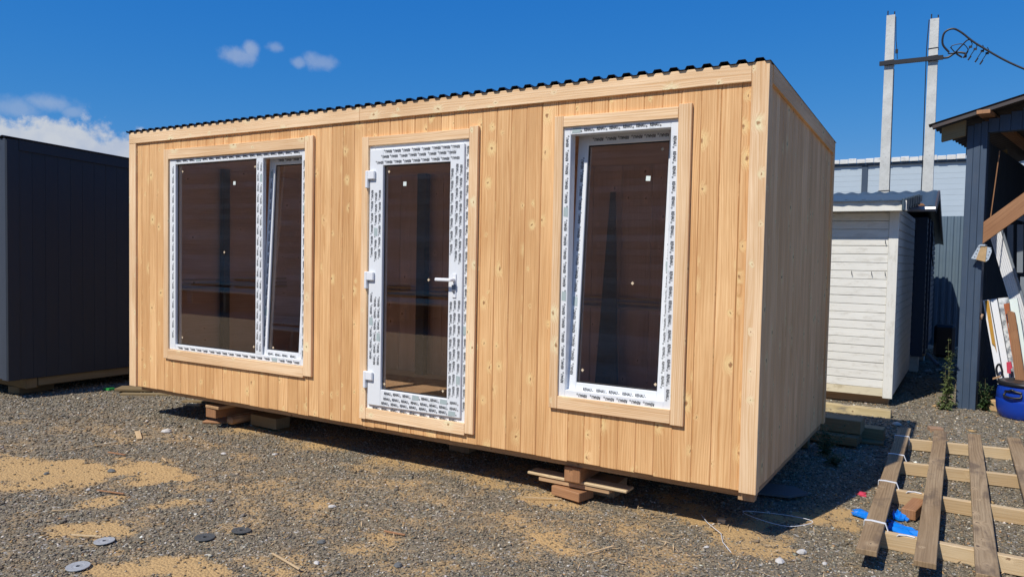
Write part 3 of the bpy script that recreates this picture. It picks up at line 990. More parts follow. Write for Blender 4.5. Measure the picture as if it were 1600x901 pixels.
b.prism([(-1.44, .58, .004), (-1.36, .60, .004), (-1.34, .66, .004), (-1.42, .65, .004)], (0, 0, .025))
tag(b.build('green_scrap', flat('green_plastic', (.03, .30, .06), .45), None), 'small green plastic scrap on the gravel beside the old boards', 'scrap')

# ------------------------------------------------------------------ dark cabin on the left
dcab = thing('dark_cabin', 'dark navy painted cabin in shade at the left edge of the yard', 'cabin', (-1.66, -.31, .2))
H1, H2, DD = 2.56, 2.44, 2.4
def rz2(y):
    return H1 + (H2 - H1) * y / DD
yy = .115
while yy < 2.28:
    y1 = min(yy + .135, 2.29)
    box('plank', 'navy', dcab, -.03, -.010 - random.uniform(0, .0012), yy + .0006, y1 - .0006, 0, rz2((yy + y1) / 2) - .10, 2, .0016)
    yy = y1
xx = -.13
for i in range(36):
    box('plank', 'navy_lit', dcab, xx - .1175, xx, .012, .034, 0, H1 - .1, 2, .004)
    xx -= .1182
box('corner_post', 'navy', dcab, -.03, .003, -.006, .1135, -.002, H1 - .012, 2)
box('corner_post', 'navy_lit', dcab, -.128, -.0305, -.008, .03, -.002, H1 - .006, 2)
box('corner_post', 'navy', dcab, -.03, .002, 2.292, 2.39, -.002, H2 - .01, 2)
box('fascia_board', 'navy_lit', dcab, -4.4, -.1285, -.007, .03, H1 - .105, H1 - .006, 0)
b = MB()
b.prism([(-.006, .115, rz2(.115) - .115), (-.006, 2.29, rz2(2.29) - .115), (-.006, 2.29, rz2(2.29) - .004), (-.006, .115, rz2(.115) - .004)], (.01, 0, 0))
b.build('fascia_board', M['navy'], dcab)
b = MB()
b.wave([(x, -.03, H1 + .002 + h) for x, h in trap_pts(-4.45, .02, .1, .42, .34, .018)], (0, 1, (H2 - H1) / DD), 0, DD + .08, .001)
b.build('roof_sheet', M['roof_dark'], dcab)
box('wall_core', 'navy', dcab, -4.38, -.032, .036, 2.35, .002, H2 - .03, 2, 0)
for y0 in (.20, 2.2):
    box('skid_beam', 'stack_wood', dcab, -4.4, -.06, y0, y0 + .12, -.12, -.004, 0, .01)  # darkened wood stands in for shade under the cabin
box('skid_beam', 'stack_wood', dcab, -.14, -.05, .325, 2.195, -.10, -.004, 1, .01)
for x, y in ((-.35, .4), (-.3, 1.9), (-2.6, .4), (-2.6, 1.9)):
    tbox('timber_beam', 'stack_wood', 'dark timber packed under the navy cabin, deep in its shade', 'beam', (-1.66 + x, -.31 + y, .04), (.2, .4, .08), 1, .1, 'timbers packed under the navy cabin')

# ------------------------------------------------------------------ planks on battens (right foreground)
GP = 'weathered planks laid over battens'
GB = 'pale battens under the planks'
PL = [(6.592, 6.535, 'weathered plank nearest the cabin, tied round with white straps', -.07, 3.41), (6.862, 6.820, 'second weathered plank from the cabin, with a dark offcut beside it', -.08, 3.46),
      (7.132, 7.080, 'third weathered plank from the cabin, reaching nearest the camera', -.09, 3.50), (7.425, 7.378, 'weathered plank at the right picture edge with only its far end in view', .1, 3.54)]
for xa, xb, lab, ya, yb in PL:
    ln = math.hypot(xb - xa, yb - ya)
    tbox('weathered_plank', 'grey_plank', lab, 'plank', ((xa + xb) / 2, (ya + yb) / 2, .108), (.102, ln, .030), 1, math.atan2(xa - xb, yb - ya), GP, ch=.003)
for (ya, yb), lab in zip(((.385, .36), (1.335, 1.315), (2.18, 2.27), (3.095, 3.215)), ('pale batten nearest the camera under the planks', 'second pale batten from the camera, behind the dark offcut', 'third pale batten from the camera, under the planks', 'farthest pale batten, under the far plank ends')):
    tbox('batten', 'batten', lab, 'batten', (7.10, (ya + yb) / 2, .046), (1.05, .048, .092), 0, math.atan2(yb - ya, .8), GB, ch=.003)
tbox('offcut', 'timber_red', 'dark brown timber offcut on the gravel between the first two planks', 'offcut', (6.745, 1.14, .035), (.085, .30, .065), 1, -.16)
GT = 'white straps round the plank nearest the cabin'
def plx(y):
    return 6.592 + (6.535 - 6.592) * (y + .07) / 3.48
for y, lab in ((.43, 'white strap nearest the camera across the first plank, its tail over blue film'), (1.38, 'second white strap from the camera across the first plank'), (2.25, 'third white strap from the camera across the first plank'), (3.0, 'farthest white strap across the shaded end of the first plank')):
    xc = plx(y)
    b = MB()
    w = .012
    def ribbon(pts, th=.003):
        for p, q in zip(pts[:-1], pts[1:]):
            p, q = Vector(p), Vector(q)
            d = (q - p).normalized()
            n = Vector((-d.z, 0, d.x)) if abs(d.y) < .7 else Vector((0, 0, 1))
            b.prism([p + Vector((0, -w, 0)), q + Vector((0, -w, 0)), q + Vector((0, w, 0)), p + Vector((0, w, 0))], n * th)
    ribbon([(xc - .056, y, .02), (xc - .056, y, .1245), (xc - .02, y + .012, .1245), (xc + .054, y - .004, .1245), (xc + .075, y - .03, .08), (xc + .11, y - .05, .055)] if y < 2.8 else [(xc - .056, y, .05), (xc - .056, y, .1245), (xc + .054, y, .1245), (xc + .054, y, .05)])
    if y < 2:
        b.tube([(xc + .10, y - .05, .06), (xc + .13, y - .075, .098), (xc + .17, y - .06, .098), (xc + .21, y - .07, .097)], .004, 6)
    tag(b.build('strap', M['white_strap'], None), lab, 'strap', GT)
def crumple(name, mat, label, cat, pts, h=.03, n=7):
    """a crumpled piece of film: jittered sheet over a quad, thick"""
    P = [Vector(p) for p in pts]
    b = MB()
    gr = []
    for i in range(n):
        for j in range(n):
            s, t = i / (n - 1), j / (n - 1)
            q = P[0] * (1 - s) * (1 - t) + P[1] * s * (1 - t) + P[2] * s * t + P[3] * (1 - s) * t
            e = min(s, 1 - s, t, 1 - t)
            gr.append(Vector((q.x + random.uniform(-1, 1) * .012, q.y + random.uniform(-1, 1) * .012, q.z + .006 + random.random() * h * (1 if e > 0 else .3))))
    for i in range(n - 1):
        for j in range(n - 1):
            k = i * n + j
            A, B, D, E = gr[k], gr[k + n], gr[k + n + 1], gr[k + 1]
            b.poly([A, B, D])
            b.poly([A, D, E])
            lo = [Vector((q.x, q.y, .002)) for q in (A, B, D, E)]
            if i == 0: b.poly([A, E, lo[3], lo[0]])
            if i == n - 2: b.poly([D, B, lo[1], lo[2]])
            if j == 0: b.poly([B, A, lo[0], lo[1]])
            if j == n - 2: b.poly([E, D, lo[2], lo[3]])
    return tag(b.build(name, M[mat], None), label, cat)
crumple('blue_film', 'blue_sheet', 'bright blue film strip poking out left of the first plank', 'film', [(6.40, .90, .0), (6.60, .80, .0), (6.62, .92, .0), (6.41, 1.02, .0)], .02)
crumple('blue_film', 'blue_sheet', 'bright blue film lying against the nearest batten between first and second plank', 'film', [(6.63, .72, .0), (6.86, .50, .0), (6.86, .70, .0), (6.63, .90, .0)], .03)
crumple('blue_film', 'blue_sheet', 'small blue film fold beside the dark brown offcut', 'film', [(6.63, .95, .0), (6.72, .95, .0), (6.72, 1.10, .0), (6.64, 1.10, .0)], .045)
crumple('red_scrap', 'red', 'small crumpled red scrap on the gravel left of the first plank', 'scrap', [(6.375, 1.35, 0), (6.435, 1.35, 0), (6.435, 1.43, 0), (6.375, 1.43, 0)], .025, 5)
b = MB()
b.tube([(7.02 + .045 * i, 1.47 - .03 * math.sin(i * .5) - .012 * i, .012 + .004 * (i % 2)) for i in range(16)], .008, 6)
tag(b.build('yellow_rope', M['yellow_rope'], None), 'yellow rope lying on the gravel right of the third plank', 'rope')
b = MB()
lp = []
for i in range(33):
    a = 2 * PI * i / 32
    lp.append((6.02 + .20 * math.cos(a) + .02 * math.sin(3 * a), .50 + .10 * math.sin(a) + .02 * math.cos(2 * a), .016 + .006 * math.sin(2 * a)))
b.tube(lp, .0019, 5)
tag(b.build('wire_loop', M['white_strap'], None), 'loop of thin white wire on the ground at the cabin shadow tip', 'wire')
b = MB()
b.tube([(5.60, .30, .012), (5.68, .17, .014), (5.80, .04, .012), (5.85, -.1, .016), (5.93, -.22, .012)], .0019, 5)
tag(b.build('string', M['white_strap'], None), 'thin pale string snaking over the sand by the small wood block', 'string')

# ------------------------------------------------------------------ small things on the gravel
def gz(x, y):
    return float(gh(np.array([x]), np.array([y]))[0])
tbox('wood_block', 'batten', 'small pale wood block at the edge of the cabin shadow', 'wood block', (5.735, .27, gz(5.735, .27) + .014), (.05, .04, .03), 0, .4)
GD = 'worn grinding discs on the ground'
for x, y, r, mat, lab in ((3.172, -2.272, .057, 'disc_pale', 'pale worn grinding disc nearest the camera at bottom left'), (2.956, -2.007, .054, 'disc_pale', 'pale worn grinding disc just behind the nearest one'), (3.469, -1.503, .055, 'disc_dark', 'dark grinding disc lying on the gravel in the middle foreground'), (3.383, -1.682, .055, 'disc_dark', 'dark grinding disc half sunk in gravel, left of the other dark one')):
    z = gz(x, y) + .010
    b = MB()
    b.lathe([(.011, 0), (.011, .004), (.024, .0022), (r * .55, .004), (r * .97, .0045), (r, .003), (r, 0), (.011, 0)], 22)
    o = b.build('grinding_disc', M[mat], None)
    o.location = (x, y, z + .002)
    o.rotation_euler = (random.uniform(-.06, .06), random.uniform(-.06, .06), 0)
    tag(o, lab, 'disc', GD)
GC = 'wood slivers scattered on the gravel'
for x0, y0, x1, y1, w, lab in ((.76, -.41, 1.01, -.55, .042, 'pale flat wood chip on the gravel left of the support timbers'), (.85, -1.12, .98, -.72, .008, 'long thin wood sliver along the far edge of the big sand patch'), (1.69, -.80, 1.83, -.86, .010, 'thin wood sliver right of the big sand patch'),
                               (2.72, -2.06, 2.90, -1.99, .007, 'thin yellow wood sliver beside the pale disc'), (2.25, -1.92, 2.36, -1.82, .009, 'short pale sliver on the gravel at the left foreground'), (3.86, -1.62, 4.14, -1.69, .011, 'pale sliver on the gravel at the bottom middle'),
                               (4.50, -.05, 4.72, .08, .007, 'thin straw-like sliver in front of the crossed boards'), (5.28, -.70, 5.36, -.52, .009, 'upright-looking sliver on the gravel below the right window'), (4.15, -1.05, 4.28, -1.02, .012, 'brown bark sliver on the sandy spot at the bottom middle'), (2.1, -1.55, 2.32, -1.50, .010, 'reddish bark sliver below the big sand patch'), (1.22, -.95, 1.40, -.92, .016, 'dark reddish bark piece on the big sand patch')):
    ln = math.hypot(x1 - x0, y1 - y0)
    tbox('wood_sliver', 'timber_red' if 'bark' in lab else 'batten', lab, 'wood chip', ((x0 + x1) / 2, (y0 + y1) / 2, gz((x0 + x1) / 2, (y0 + y1) / 2) + .016), (ln, w, .007), 0, math.atan2(y1 - y0, x1 - x0), GC, ry=random.uniform(-.04, .04), ch=.001)
b = MB()
for k in range(520):
    x, y = rng.normal(3.4, 1.7), rng.normal(-.75, .75)
    if k % 3 == 0:
        x, y = rng.normal(5.7, .5), rng.normal(.1, .4)
    if y > .2 and x < 5.2:
        continue
    L, w, a = rng.uniform(.012, .05), rng.uniform(.0015, .004), rng.uniform(0, PI)
    z = gz(x, y) + rng.uniform(.008, .016)
    d, q = Vector((math.cos(a) * L, math.sin(a) * L, rng.uniform(-.004, .008))), Vector((-math.sin(a) * w, math.cos(a) * w, 0))
    p = Vector((x, y, z))
    b.poly([p - d, p + q, p + d, p - q])
    b.poly([p - d, p - q + Vector((0, 0, -.003)), p + d])
tag(b.build('wood_shavings', M['batten'], None), 'tiny pale wood shavings strewn over sand and gravel', 'shavings', kind='stuff')
def rock(name, mat, x, y, r, label, group, sq=.5):
    b = MB()
    n, k = 7, 4
    ring = []
    for i in range(1, k):
        t = PI * i / k
        ring.append([(r * math.sin(t) * math.cos(2 * PI * j / n) * random.uniform(.8, 1.25), r * .75 * math.sin(t) * math.sin(2 * PI * j / n) * random.uniform(.8, 1.2), r * sq * math.cos(t) * random.uniform(.85, 1.1)) for j in range(n)])
    top, bot = (0, 0, r * sq), (0, 0, -r * sq)
    for j in range(n):
        q = (j + 1) % n
        b.poly([top, ring[0][j], ring[0][q]])
        for i in range(k - 2):
            b.poly([ring[i][j], ring[i + 1][j], ring[i + 1][q], ring[i][q]])
        b.poly([bot, ring[-1][q], ring[-1][j]])
    o = b.build(name, M[mat], None)
    o.location = (x, y, gz(x, y) + r * sq * .5)
    o.rotation_euler = (0, 0, random.random() * 6)
    return tag(o, label, 'stone', group)
GR = 'larger pale stones on the gravel'
for x, y, r, lab in ((6.251, .047, .034, 'flat pale stone on the gravel left of the first plank near end'), (6.18, -.17, .034, 'long pale stone at the bottom edge, left of the planks'), (6.39, -.06, .020, 'round pale stone close to the first plank near end'), (.94, -.25, .045, 'white angular stone left of the left support timbers'), (2.30, -.22, .022, 'pale stone on the gravel in front of the door'),
                     (4.13, -1.56, .020, 'pale stone at the bottom middle near the sliver'), (3.56, -.87, .026, 'pale grey stone on the gravel in the middle'), (1.97, -.45, .022, 'small white stone below the left window'), (5.78, -.18, .016, 'round whitish stone between sand patches at the bottom'), (2.0, -1.55, .018, 'white stone under the big sand patch')):
    rock('pale_stone', 'stone_pale', x, y, r, lab, GR)
GK = 'dark lumps on the sand'
for x, y, r, lab in ((1.72, -1.22, .034, 'dark lump in the middle of the big sand patch'), (1.42, -1.52, .024, 'dark lump at the left of the big sand patch'), (3.95, -1.35, .028, 'dark lump on the gravel at the bottom middle'), (4.5, -1.35, .03, 'dark flat lump at the bottom centre'), (2.85, -1.25, .03, 'dark lump on the gravel right of the big sand patch')):
    rock('dark_lump', 'slate', x, y, r, lab, GK, .45)
tbox('brick', 'brown_tan', 'broken brick piece on the gravel behind the planks', 'brick', (6.76, 4.08, .012), (.12, .10, .045), 0, .3)

# ------------------------------------------------------------------ timber pile behind the cabin
GW = 'timbers piled behind the cabin'
tbox('piled_timber', 'stack_wood', 'long upper timber of the shaded pile behind the cabin corner', 'timber', (5.70, 3.07, .16), (1.04, .24, .12), 0, -.02, GW)
tbox('piled_timber', 'stack_wood', 'lower timber of the shaded pile, under the long upper one', 'timber', (5.72, 2.98, .055), (.98, .30, .075), 0, -.03, GW)
tbox('piled_timber', 'stack_wood', 'short weathered timber end at the right of the shaded pile', 'timber', (6.20, 3.28, .06), (.36, .16, .12), 0, -.02, GW)
tbox('piled_timber', 'stack_wood', 'broken bottom board sticking out right of the shaded pile', 'timber', (6.22, 3.12, .010), (.34, .10, .022), 0, .05, GW)
tbox('piled_timber', 'stack_wood', 'short block in front of the shaded pile near the cabin', 'timber', (5.66, 2.62, .035), (.36, .12, .07), 0, .02, GW)
tbox('piled_timber', 'stack_wood', 'thin board in front of the shaded pile, nearest the cabin wall', 'timber', (5.62, 2.35, .025), (.32, .10, .05), 0, -.04, GW)
tbox('pale_beam', 'beam_stained', 'sunlit pale beam with dark stains lying in front of the white shed', 'beam', (5.70, 4.50, .040), (1.27, .10, .09), 0, -.01)
rock('pale_stone', 'stone_pale', 6.42, 4.12, .05, 'pale rubble lump at the end of the stained beam', GR)

# ------------------------------------------------------------------ weeds
def weed(name, loc, h, stems, spread, leafm, label, leaf=.045, n=26):
    r = thing(name, label, 'weed', loc)
    st, lf = MB(), MB()
    for s in range(stems):
        a = random.random() * 2 * PI
        q = spread * (s > 0) * random.uniform(.4, 1)
        hh = h * (1 if s == 0 else random.uniform(.45, .9))
        pts = []
        for i in range(7):
            t = i / 6
            pts.append(Vector((q * math.cos(a) * t ** 1.3 + .01 * math.sin(5 * t + s), q * math.sin(a) * t ** 1.3 + .01 * math.cos(4 * t + s), hh * t)))
        st.tube(pts, .004, 5, .0012)
        for k in range(n):
            t = random.uniform(.06, 1)
            i = min(int(t * 6), 5)
            p = pts[i].lerp(pts[i + 1], t * 6 - i)
            w = random.random() * 2 * PI
            L = leaf * random.uniform(.6, 1.3) * (1.2 - .65 * t)
            d = Vector((math.cos(w), math.sin(w), random.uniform(-.2, .7))).normalized()
            sd = d.cross(Vector((0, 0, 1))).normalized() * L * .20
            mid = p + d * L * .55 + Vector((0, 0, .004))
            tip = p + d * L - Vector((0, 0, L * .25))
            lf.poly([p, mid - sd, tip, mid + sd])
            if random.random() < .6:
                d2 = (d + sd.normalized() * .9).normalized()
                lf.poly([p + d * L * .3, p + d * L * .3 + d2 * L * .3 - sd * .5, p + d * L * .3 + d2 * L * .55, p + d * L * .3 + d2 * L * .25 + sd * .6])
    tag(st.build('stems', M['stem'], r), kind='stuff')
    tag(lf.build('foliage', M[leafm], r), kind='stuff')
    return r
weed('tall_weed', (6.82, 5.50, 0), .80, 4, .07, 'leaf', 'tall thin green weed left of the blue-black shed post', .075, 50)
weed('low_weed', (6.80, 5.36, 0), .16, 6, .13, 'leaf', 'low yellowish weed tuft at the foot of the tall weed', .06, 16)
weed('low_weed', (7.19, 5.60, 0), .36, 7, .10, 'leaf_dark', 'dark leafy weed between the shed post and the blue barrel', .07, 26)
weed('tall_weed', (6.00, 2.42, 0), .36, 12, .22, 'leaf_dark', 'dark bushy weed in the shade in front of the timber pile', .05, 26)
weed('low_weed', (6.10, 2.15, 0), .10, 8, .16, 'leaf_dark', 'low dark weed tuft in the shade right of the cabin', .05, 12)

# ------------------------------------------------------------------ white shed
ws = thing('white_shed', 'small white boarded shed with dirty lower boards standing behind the wooden cabin', 'shed', (6.28, 5.2, 0))
z = .105
i = 0
while z < 2.27:
    z1 = min(z + .0955, 2.28)
    b = MB()
    # lapped board: bottom edge proud of the one below
    p = .006 + random.uniform(0, .003)
    b.prism([(-2.4, .0, z + .0015), (-2.4, -p, z + .003), (-2.4, -p * .7, z1 - .006), (-2.4, .004, z1 - .001), (-2.4, .02, z1 - .001), (-2.4, .02, z + .0015)], (2.302, 0, 0))
    o = b.build('plank', M['white_dirty'] if i == 0 else M['white_wood'], ws)
    o.rotation_euler = (0, random.uniform(-.0016, .0016), 0)
    if i == 0:
        o['label'] = 'yellowed dirty bottom board'
    b = MB()
    b.prism([(-.02, .012, z + .0015), (-.002, .012, z + .003), (-.004, .012, z1 - .006), (-.012, .012, z1 - .001), (-.02, .012, z1 - .001)], (0, 2.8, 0))
    b.build('plank', M['white_wood'], ws)
    z = z1
    i += 1
box('corner_trim', 'white_wood', ws, -.096, .004, -.018, .011, .09, 2.275, 2)
box('wall_core', 'white_wood', ws, -2.38, -.022, .022, 2.79, .11, 2.25, 0, 0)
box('base_beam', 'timber', ws, -2.35, -.04, .10, .20, .005, .103, 0, .004)
box('base_beam', 'timber', ws, -.14, -.04, .201, 2.7, .02, .103, 1, .004)
box('fascia_board', 'white_wood', ws, -2.5, .09, -.252, -.228, 2.205, 2.318, 0)
box('soffit', 'white_wood', ws, -2.5, .088, -.2275, -.02, 2.215, 2.235, 0)
b = MB()
b.wave([(x, -.30, 2.327 + .005 * math.sin(x * 2 * PI / .18) + .002 * math.sin(x * 4 * PI / .18)) for x in np.arange(-2.55, .066, .02)], (0, 1, .098), 0, 3.3, .0015)
b.build('roof_sheet', M['roof_blue'], ws)
b = MB()
b.prism([(.045, -.29, 2.22), (.045, 2.95, 2.54), (.045, 2.95, 2.63), (.045, -.29, 2.325)], (.022, 0, 0))
b.build('rake_board', M['roof_blue'], ws)
for k in range(7):
    b = MB()
    b.box(.045, .073, -.295 + k * .42, -.08 + k * .42, 2.205 + k * .041, 2.335 + k * .041, 2, .006)
    b.build('tile_end', M['roof_blue'], ws)
for x, zz in ((-.13, 1.86), (-.47, 1.50), (-.26, 1.50), (-.12, 1.50)):
    b = MB()
    b.tube([(x, -.008, zz + .03), (x + .004, -.03, zz + .01), (x + .006, -.03, zz - .012), (x + .012, -.012, zz - .018)], .003, 5)
    b.build('nail', M['cable'], ws)

# ------------------------------------------------------------------ dark shed behind it
ds = thing('dark_shed', 'narrow blue-black boarded shed with a white gutter behind the white shed', 'shed', (6.40, 8.55, 0))
z = .26
while z < 2.33:
    z1 = z + .09
    b = MB()
    b.prism([(-1.6, 0, z + .002), (-1.6, -.022, z + .018), (-1.6, -.026, z + .045), (-1.6, -.022, z1 - .018), (-1.6, 0, z1 - .002), (-1.6, .02, z + .045)], (1.46, 0, 0))
    b.build('log_plank', M['shed_navy'], ds)
    b = MB()
    b.prism([(-.02, .02, z + .002), (.0, .02, z + .01), (.004, .02, z + .045), (.0, .02, z1 - .01), (-.02, .02, z1 - .002)], (0, 3.2, 0))
    b.build('log_plank', M['shed_navy'], ds)
    z = z1
box('corner_trim', 'shed_navy', ds, -.138, .012, -.036, .018, .24, 2.33, 2)
box('corner_trim', 'shed_navy', ds, -.01, .03, .45, .56, .24, 2.33, 2)
box('corner_trim', 'shed_navy', ds, -.01, .028, 1.3, 1.4, .24, 2.33, 2)
box('wall_core', 'shed_navy', ds, -1.58, -.025, .03, 3.2, .27, 2.33, 0, 0)
for x, y in ((-.06, .08), (-.05, 1.6), (-1.2, .08)):
    box('support_block', 'white_wood', ds, x - .1, x + .02, y - .06, y + .12, .0, .235, 0, .006)
b = MB()
b.wave([(x, -.27, 2.47 + .012 * math.sin(x * 2 * PI / .2)) for x in np.arange(-1.75, .131, .02)], (0, 1, .30), 0, 1.05, .0015)
b.build('roof_sheet', M['roof_blue'], ds)
b = MB()
b.wave([(x, .785, 2.785 + .012 * math.sin(x * 2 * PI / .2)) for x in np.arange(-1.75, .131, .02)], (0, 1, -.30), 0, 2.6, .0015)
b.build('roof_sheet', M['roof_blue'], ds)
b = MB()
b.prism([(.10, -.28, 2.37), (.10, .78, 2.66), (.10, 2.9, 2.06), (.10, 2.9, 2.17), (.10, .78, 2.79), (.10, -.28, 2.465)], (.028, 0, 0))
b.build('rake_board', M['roof_rust'], ds)
b = MB()
b.prism([(-1.6, -.30, 2.46), (-1.6, -.37, 2.46), (-1.6, -.385, 2.425), (-1.6, -.36, 2.395), (-1.6, -.31, 2.395), (-1.6, -.285, 2.425)], (1.72, 0, 0))
b.build('gutter', M['handle_white'], ds)
b = MB()
b.prism([(-.30, -.2, 2.49), (-.02, -.2, 2.49), (-.05, -.2, 2.52), (-.16, -.2, 2.54), (-.26, -.2, 2.52)], (0, .02, 0))
b.build('gable_patch', M['timber_red'], ds)
b = MB()
b.tube([(.05, .3, 2.3), (.07, .35, 2.0), (.06, .4, 1.8), (.09, .45, 1.6)], .008, 6)
b.build('hanging_cable', M['cable'], ds)

# ------------------------------------------------------------------ fence, hangar
fe = thing('metal_fence', 'blue-grey ribbed metal sheet fence between the sheds', 'fence', (6.0, 12.5, 0))
for k in range(5):
    x0 = -2.6 + k * 1.1
    b = MB()
    prof = [(x0 + x, -h, 0) for x, h in trap_pts(0, 1.1, .11, .30, .36, .022)]
    n = len(prof)
    base = len(b.v)
    for dz in (.06, 2.56 + random.uniform(-.004, .004)):
        for p in prof:
            b.v.append((p[0], p[1] - .003 * (k % 2), dz))
    for i in range(n - 1):
        b.face((base + i, base + i + 1, base + n + i + 1, base + n + i), [(prof[i][0], .06), (prof[i + 1][0], .06), (prof[i + 1][0], 2.5), (prof[i][0], 2.5)])
    o = b.build('fence_sheet', M['fence_metal'], fe)
    sm = o.modifiers.new('thickness', 'SOLIDIFY')
    sm.thickness = .0015
for k in range(3):
    box('fence_rail', 'hangar_dark', fe, -2.6, 2.9, .01, .05, .4 + k * .9, .44 + k * .9, 0, .002)
ha = thing('hangar', 'long pale blue-grey hangar with horizontal panels and white roof edge in the background', 'hangar', (5, 22, 0))
z = .1
k = 0
while z < 4.70:
    z1 = min(z + .165, 4.74)
    b = MB()
    b.box(-13, 6.5, -.012 - (k % 3) * .0012, .05, z + .001, z1 - .001, 0, .003)
    o = b.build('wall_panel', M['hangar'], ha)
    z = z1
    k += 1
box('wall_core', 'hangar', ha, -12.9, 6.4, .052, 9, .1, 4.7, 0, 0)
for x in (-9.2, -5.1, -1.10, 2.9):
    box('wall_post', 'hangar_dark', ha, x, x + .17, -.05, -.0155, .1, 4.72, 2, .004)
b = MB()
b.wave([(x, -.12, 4.81 + h) for x, h in trap_pts(-13.2, 6.7, .25, .45, .25, .06)], (0, 1, .12), 0, 9.4, .003)
b.build('roof_sheet', M['roof_white'], ha)
box('eaves_board', 'hangar_dark', ha, -13.1, 6.6, -.085, -.055, 4.70, 4.78, 0, .003)
for k in range(80):
    x0 = -13.1 + k * .247
    box('roof_edge_cap', 'roof_white', ha, x0, x0 + .235, -.145 - .02 * (k % 2), -.125, 4.775, 4.90 + .012 * (k % 3), 0, .02)

# ------------------------------------------------------------------ concrete poles, crossarm, cables
GPO = 'concrete power poles'
for x, ht, lab in ((5.30, 6.96, 'left tall concrete power pole with a thin earth wire, behind the white shed'), (6.13, 6.77, 'right tall concrete power pole carrying the cable loop')):
    r = thing('concrete_pole', lab, 'power pole', (x, 14, 0), 0, GPO)
    b = MB()
    a, c = .115, .082
    lo = [(-a, -a), (a, -a), (a, a), (-a, a)]
    nseg = 10
    rings = []
    for i in range(nseg + 1):
        t = i / nseg
        w = a + (c - a) * t
        rings.append([(sx * w / a + .035 * t * 0, sy * w / a, ht * t) for sx, sy in lo])
    for i in range(nseg):
        for j in range(4):
            q = (j + 1) % 4
            b.poly([rings[i][j], rings[i][q], rings[i + 1][q], rings[i + 1][j]])
    b.poly(rings[-1])
    b.build('pole_shaft', M['concrete'], r, center=False)
    for sx, sy in ((-.06, -.06), (.06, .05)):
        b = MB()
        b.tube([(sx, sy, ht - .02), (sx, sy, ht + .10)], .012, 6)
        b.build('rebar_end', M['cable'], r)
    for zz in (5.90, 5.99, ht - .62 if x > 6 else 3.2):
        b = MB()
        w = a + (c - a) * zz / ht + .006
        b.tube([(-w, -w, zz), (w, -w, zz + .01), (w, w, zz), (-w, w, zz), (-w, -w, zz)], .008, 5)
        b.build('band', M['cable'], r)
    b = MB()
    if x < 6:
        b.tube([(.10, -.10, 6.9), (.12, -.11, 6.4), (.15, -.12, 6.15), (.16, -.12, 6.0)], .008, 5)
        b.tube([(.105, -.10, 5.8), (.112, -.11, 3.4), (.115, -.115, 1.0)], .007, 5)
        b.box(.12, .17, -.15, -.10, 6.12, 6.2)
    else:
        b.tube([(-.10, -.10, 6.75), (-.12, -.11, 6.3), (-.125, -.11, 5.9), (-.11, -.11, 4.0), (-.125, -.11, 1.0)], .010, 5)
    b.build('earth_wire', M['cable'], r)
b = MB()
b.box(-.58, .62, -.03, .03, -.045, .045, 0, .004)
o = b.build('crossarm', M['cable'], None, center=False)
o.location = (5.70, 13.87, 5.93)
tag(o, 'dark steel crossarm strapped between the two concrete poles', 'crossarm')
cab = thing('overhead_cable', 'thick black overhead cable looping off the right pole and running out right', 'cable', (6.3, 13.85, 5.9))
def arc(pts, n=10):
    P = [Vector(p) for p in pts]
    out = []
    for i in range(len(P) - 1):
        p0, p1, p2, p3 = P[max(i - 1, 0)], P[i], P[i + 1], P[min(i + 2, len(P) - 1)]
        for k in range(n):
            t = k / n
            out.append(.5 * ((2 * p1) + (p2 - p0) * t + (2 * p0 - 5 * p1 + 4 * p2 - p3) * t * t + (3 * p1 - p0 - 3 * p2 + p3) * t ** 3))
    out.append(P[-1])
    return out
b = MB()
b.tube(arc([(.12, 0, .12), (.0, 0, .30), (.02, 0, .52), (.16, 0, .59), (.32, 0, .50), (.66, -.05, .17), (1.44, -.2, -.42), (3.0, -.6, -1.3)], 8), .020, 8)
b.build('main_strand', M['cable'], cab)
b = MB()
b.tube(arc([(.10, .02, .10), (.22, .02, .10), (.34, .0, .22), (.46, 0, .33), (.6, -.02, .235)], 6), .014, 6)
b.build('return_strand', M['cable'], cab)
b = MB()
b.tube(arc([(-.05, .02, .03), (.10, .03, .02), (.24, .04, .10), (.40, .03, .07), (.42, .03, -.02)], 6), .022, 7)
b.tube(arc([(.40, .03, -.0), (.46, .02, .12), (.36, .02, .26), (.16, .02, .24), (.22, .03, .12), (.36, .03, .0)], 6), .009, 5)
b.tube(arc([(.14, .02, .22), (.26, .02, .06), (.36, .02, -.02)], 6), .009, 5)
b.build('jumper_strand', M['cable'], cab)
for k in range(4):
    b = MB()
    x = .50 + k * .085 + .04 * (k > 1)
    zt = .30 - k * .055
    b.tube([(x, 0, zt), (x + .03, 0, zt - .07), (x - .03, 0, zt - .16), (x - .11, 0, zt - .30)], .008, 5)
    b.box(x - .03, x + .03, -.02, .02, zt - .14, zt - .10)
    b.tube([(x - .07, 0, zt - .25), (x - .12, 0, zt - .33)], .016, 6)
    b.build('cable_clamp', M['cable'], cab)

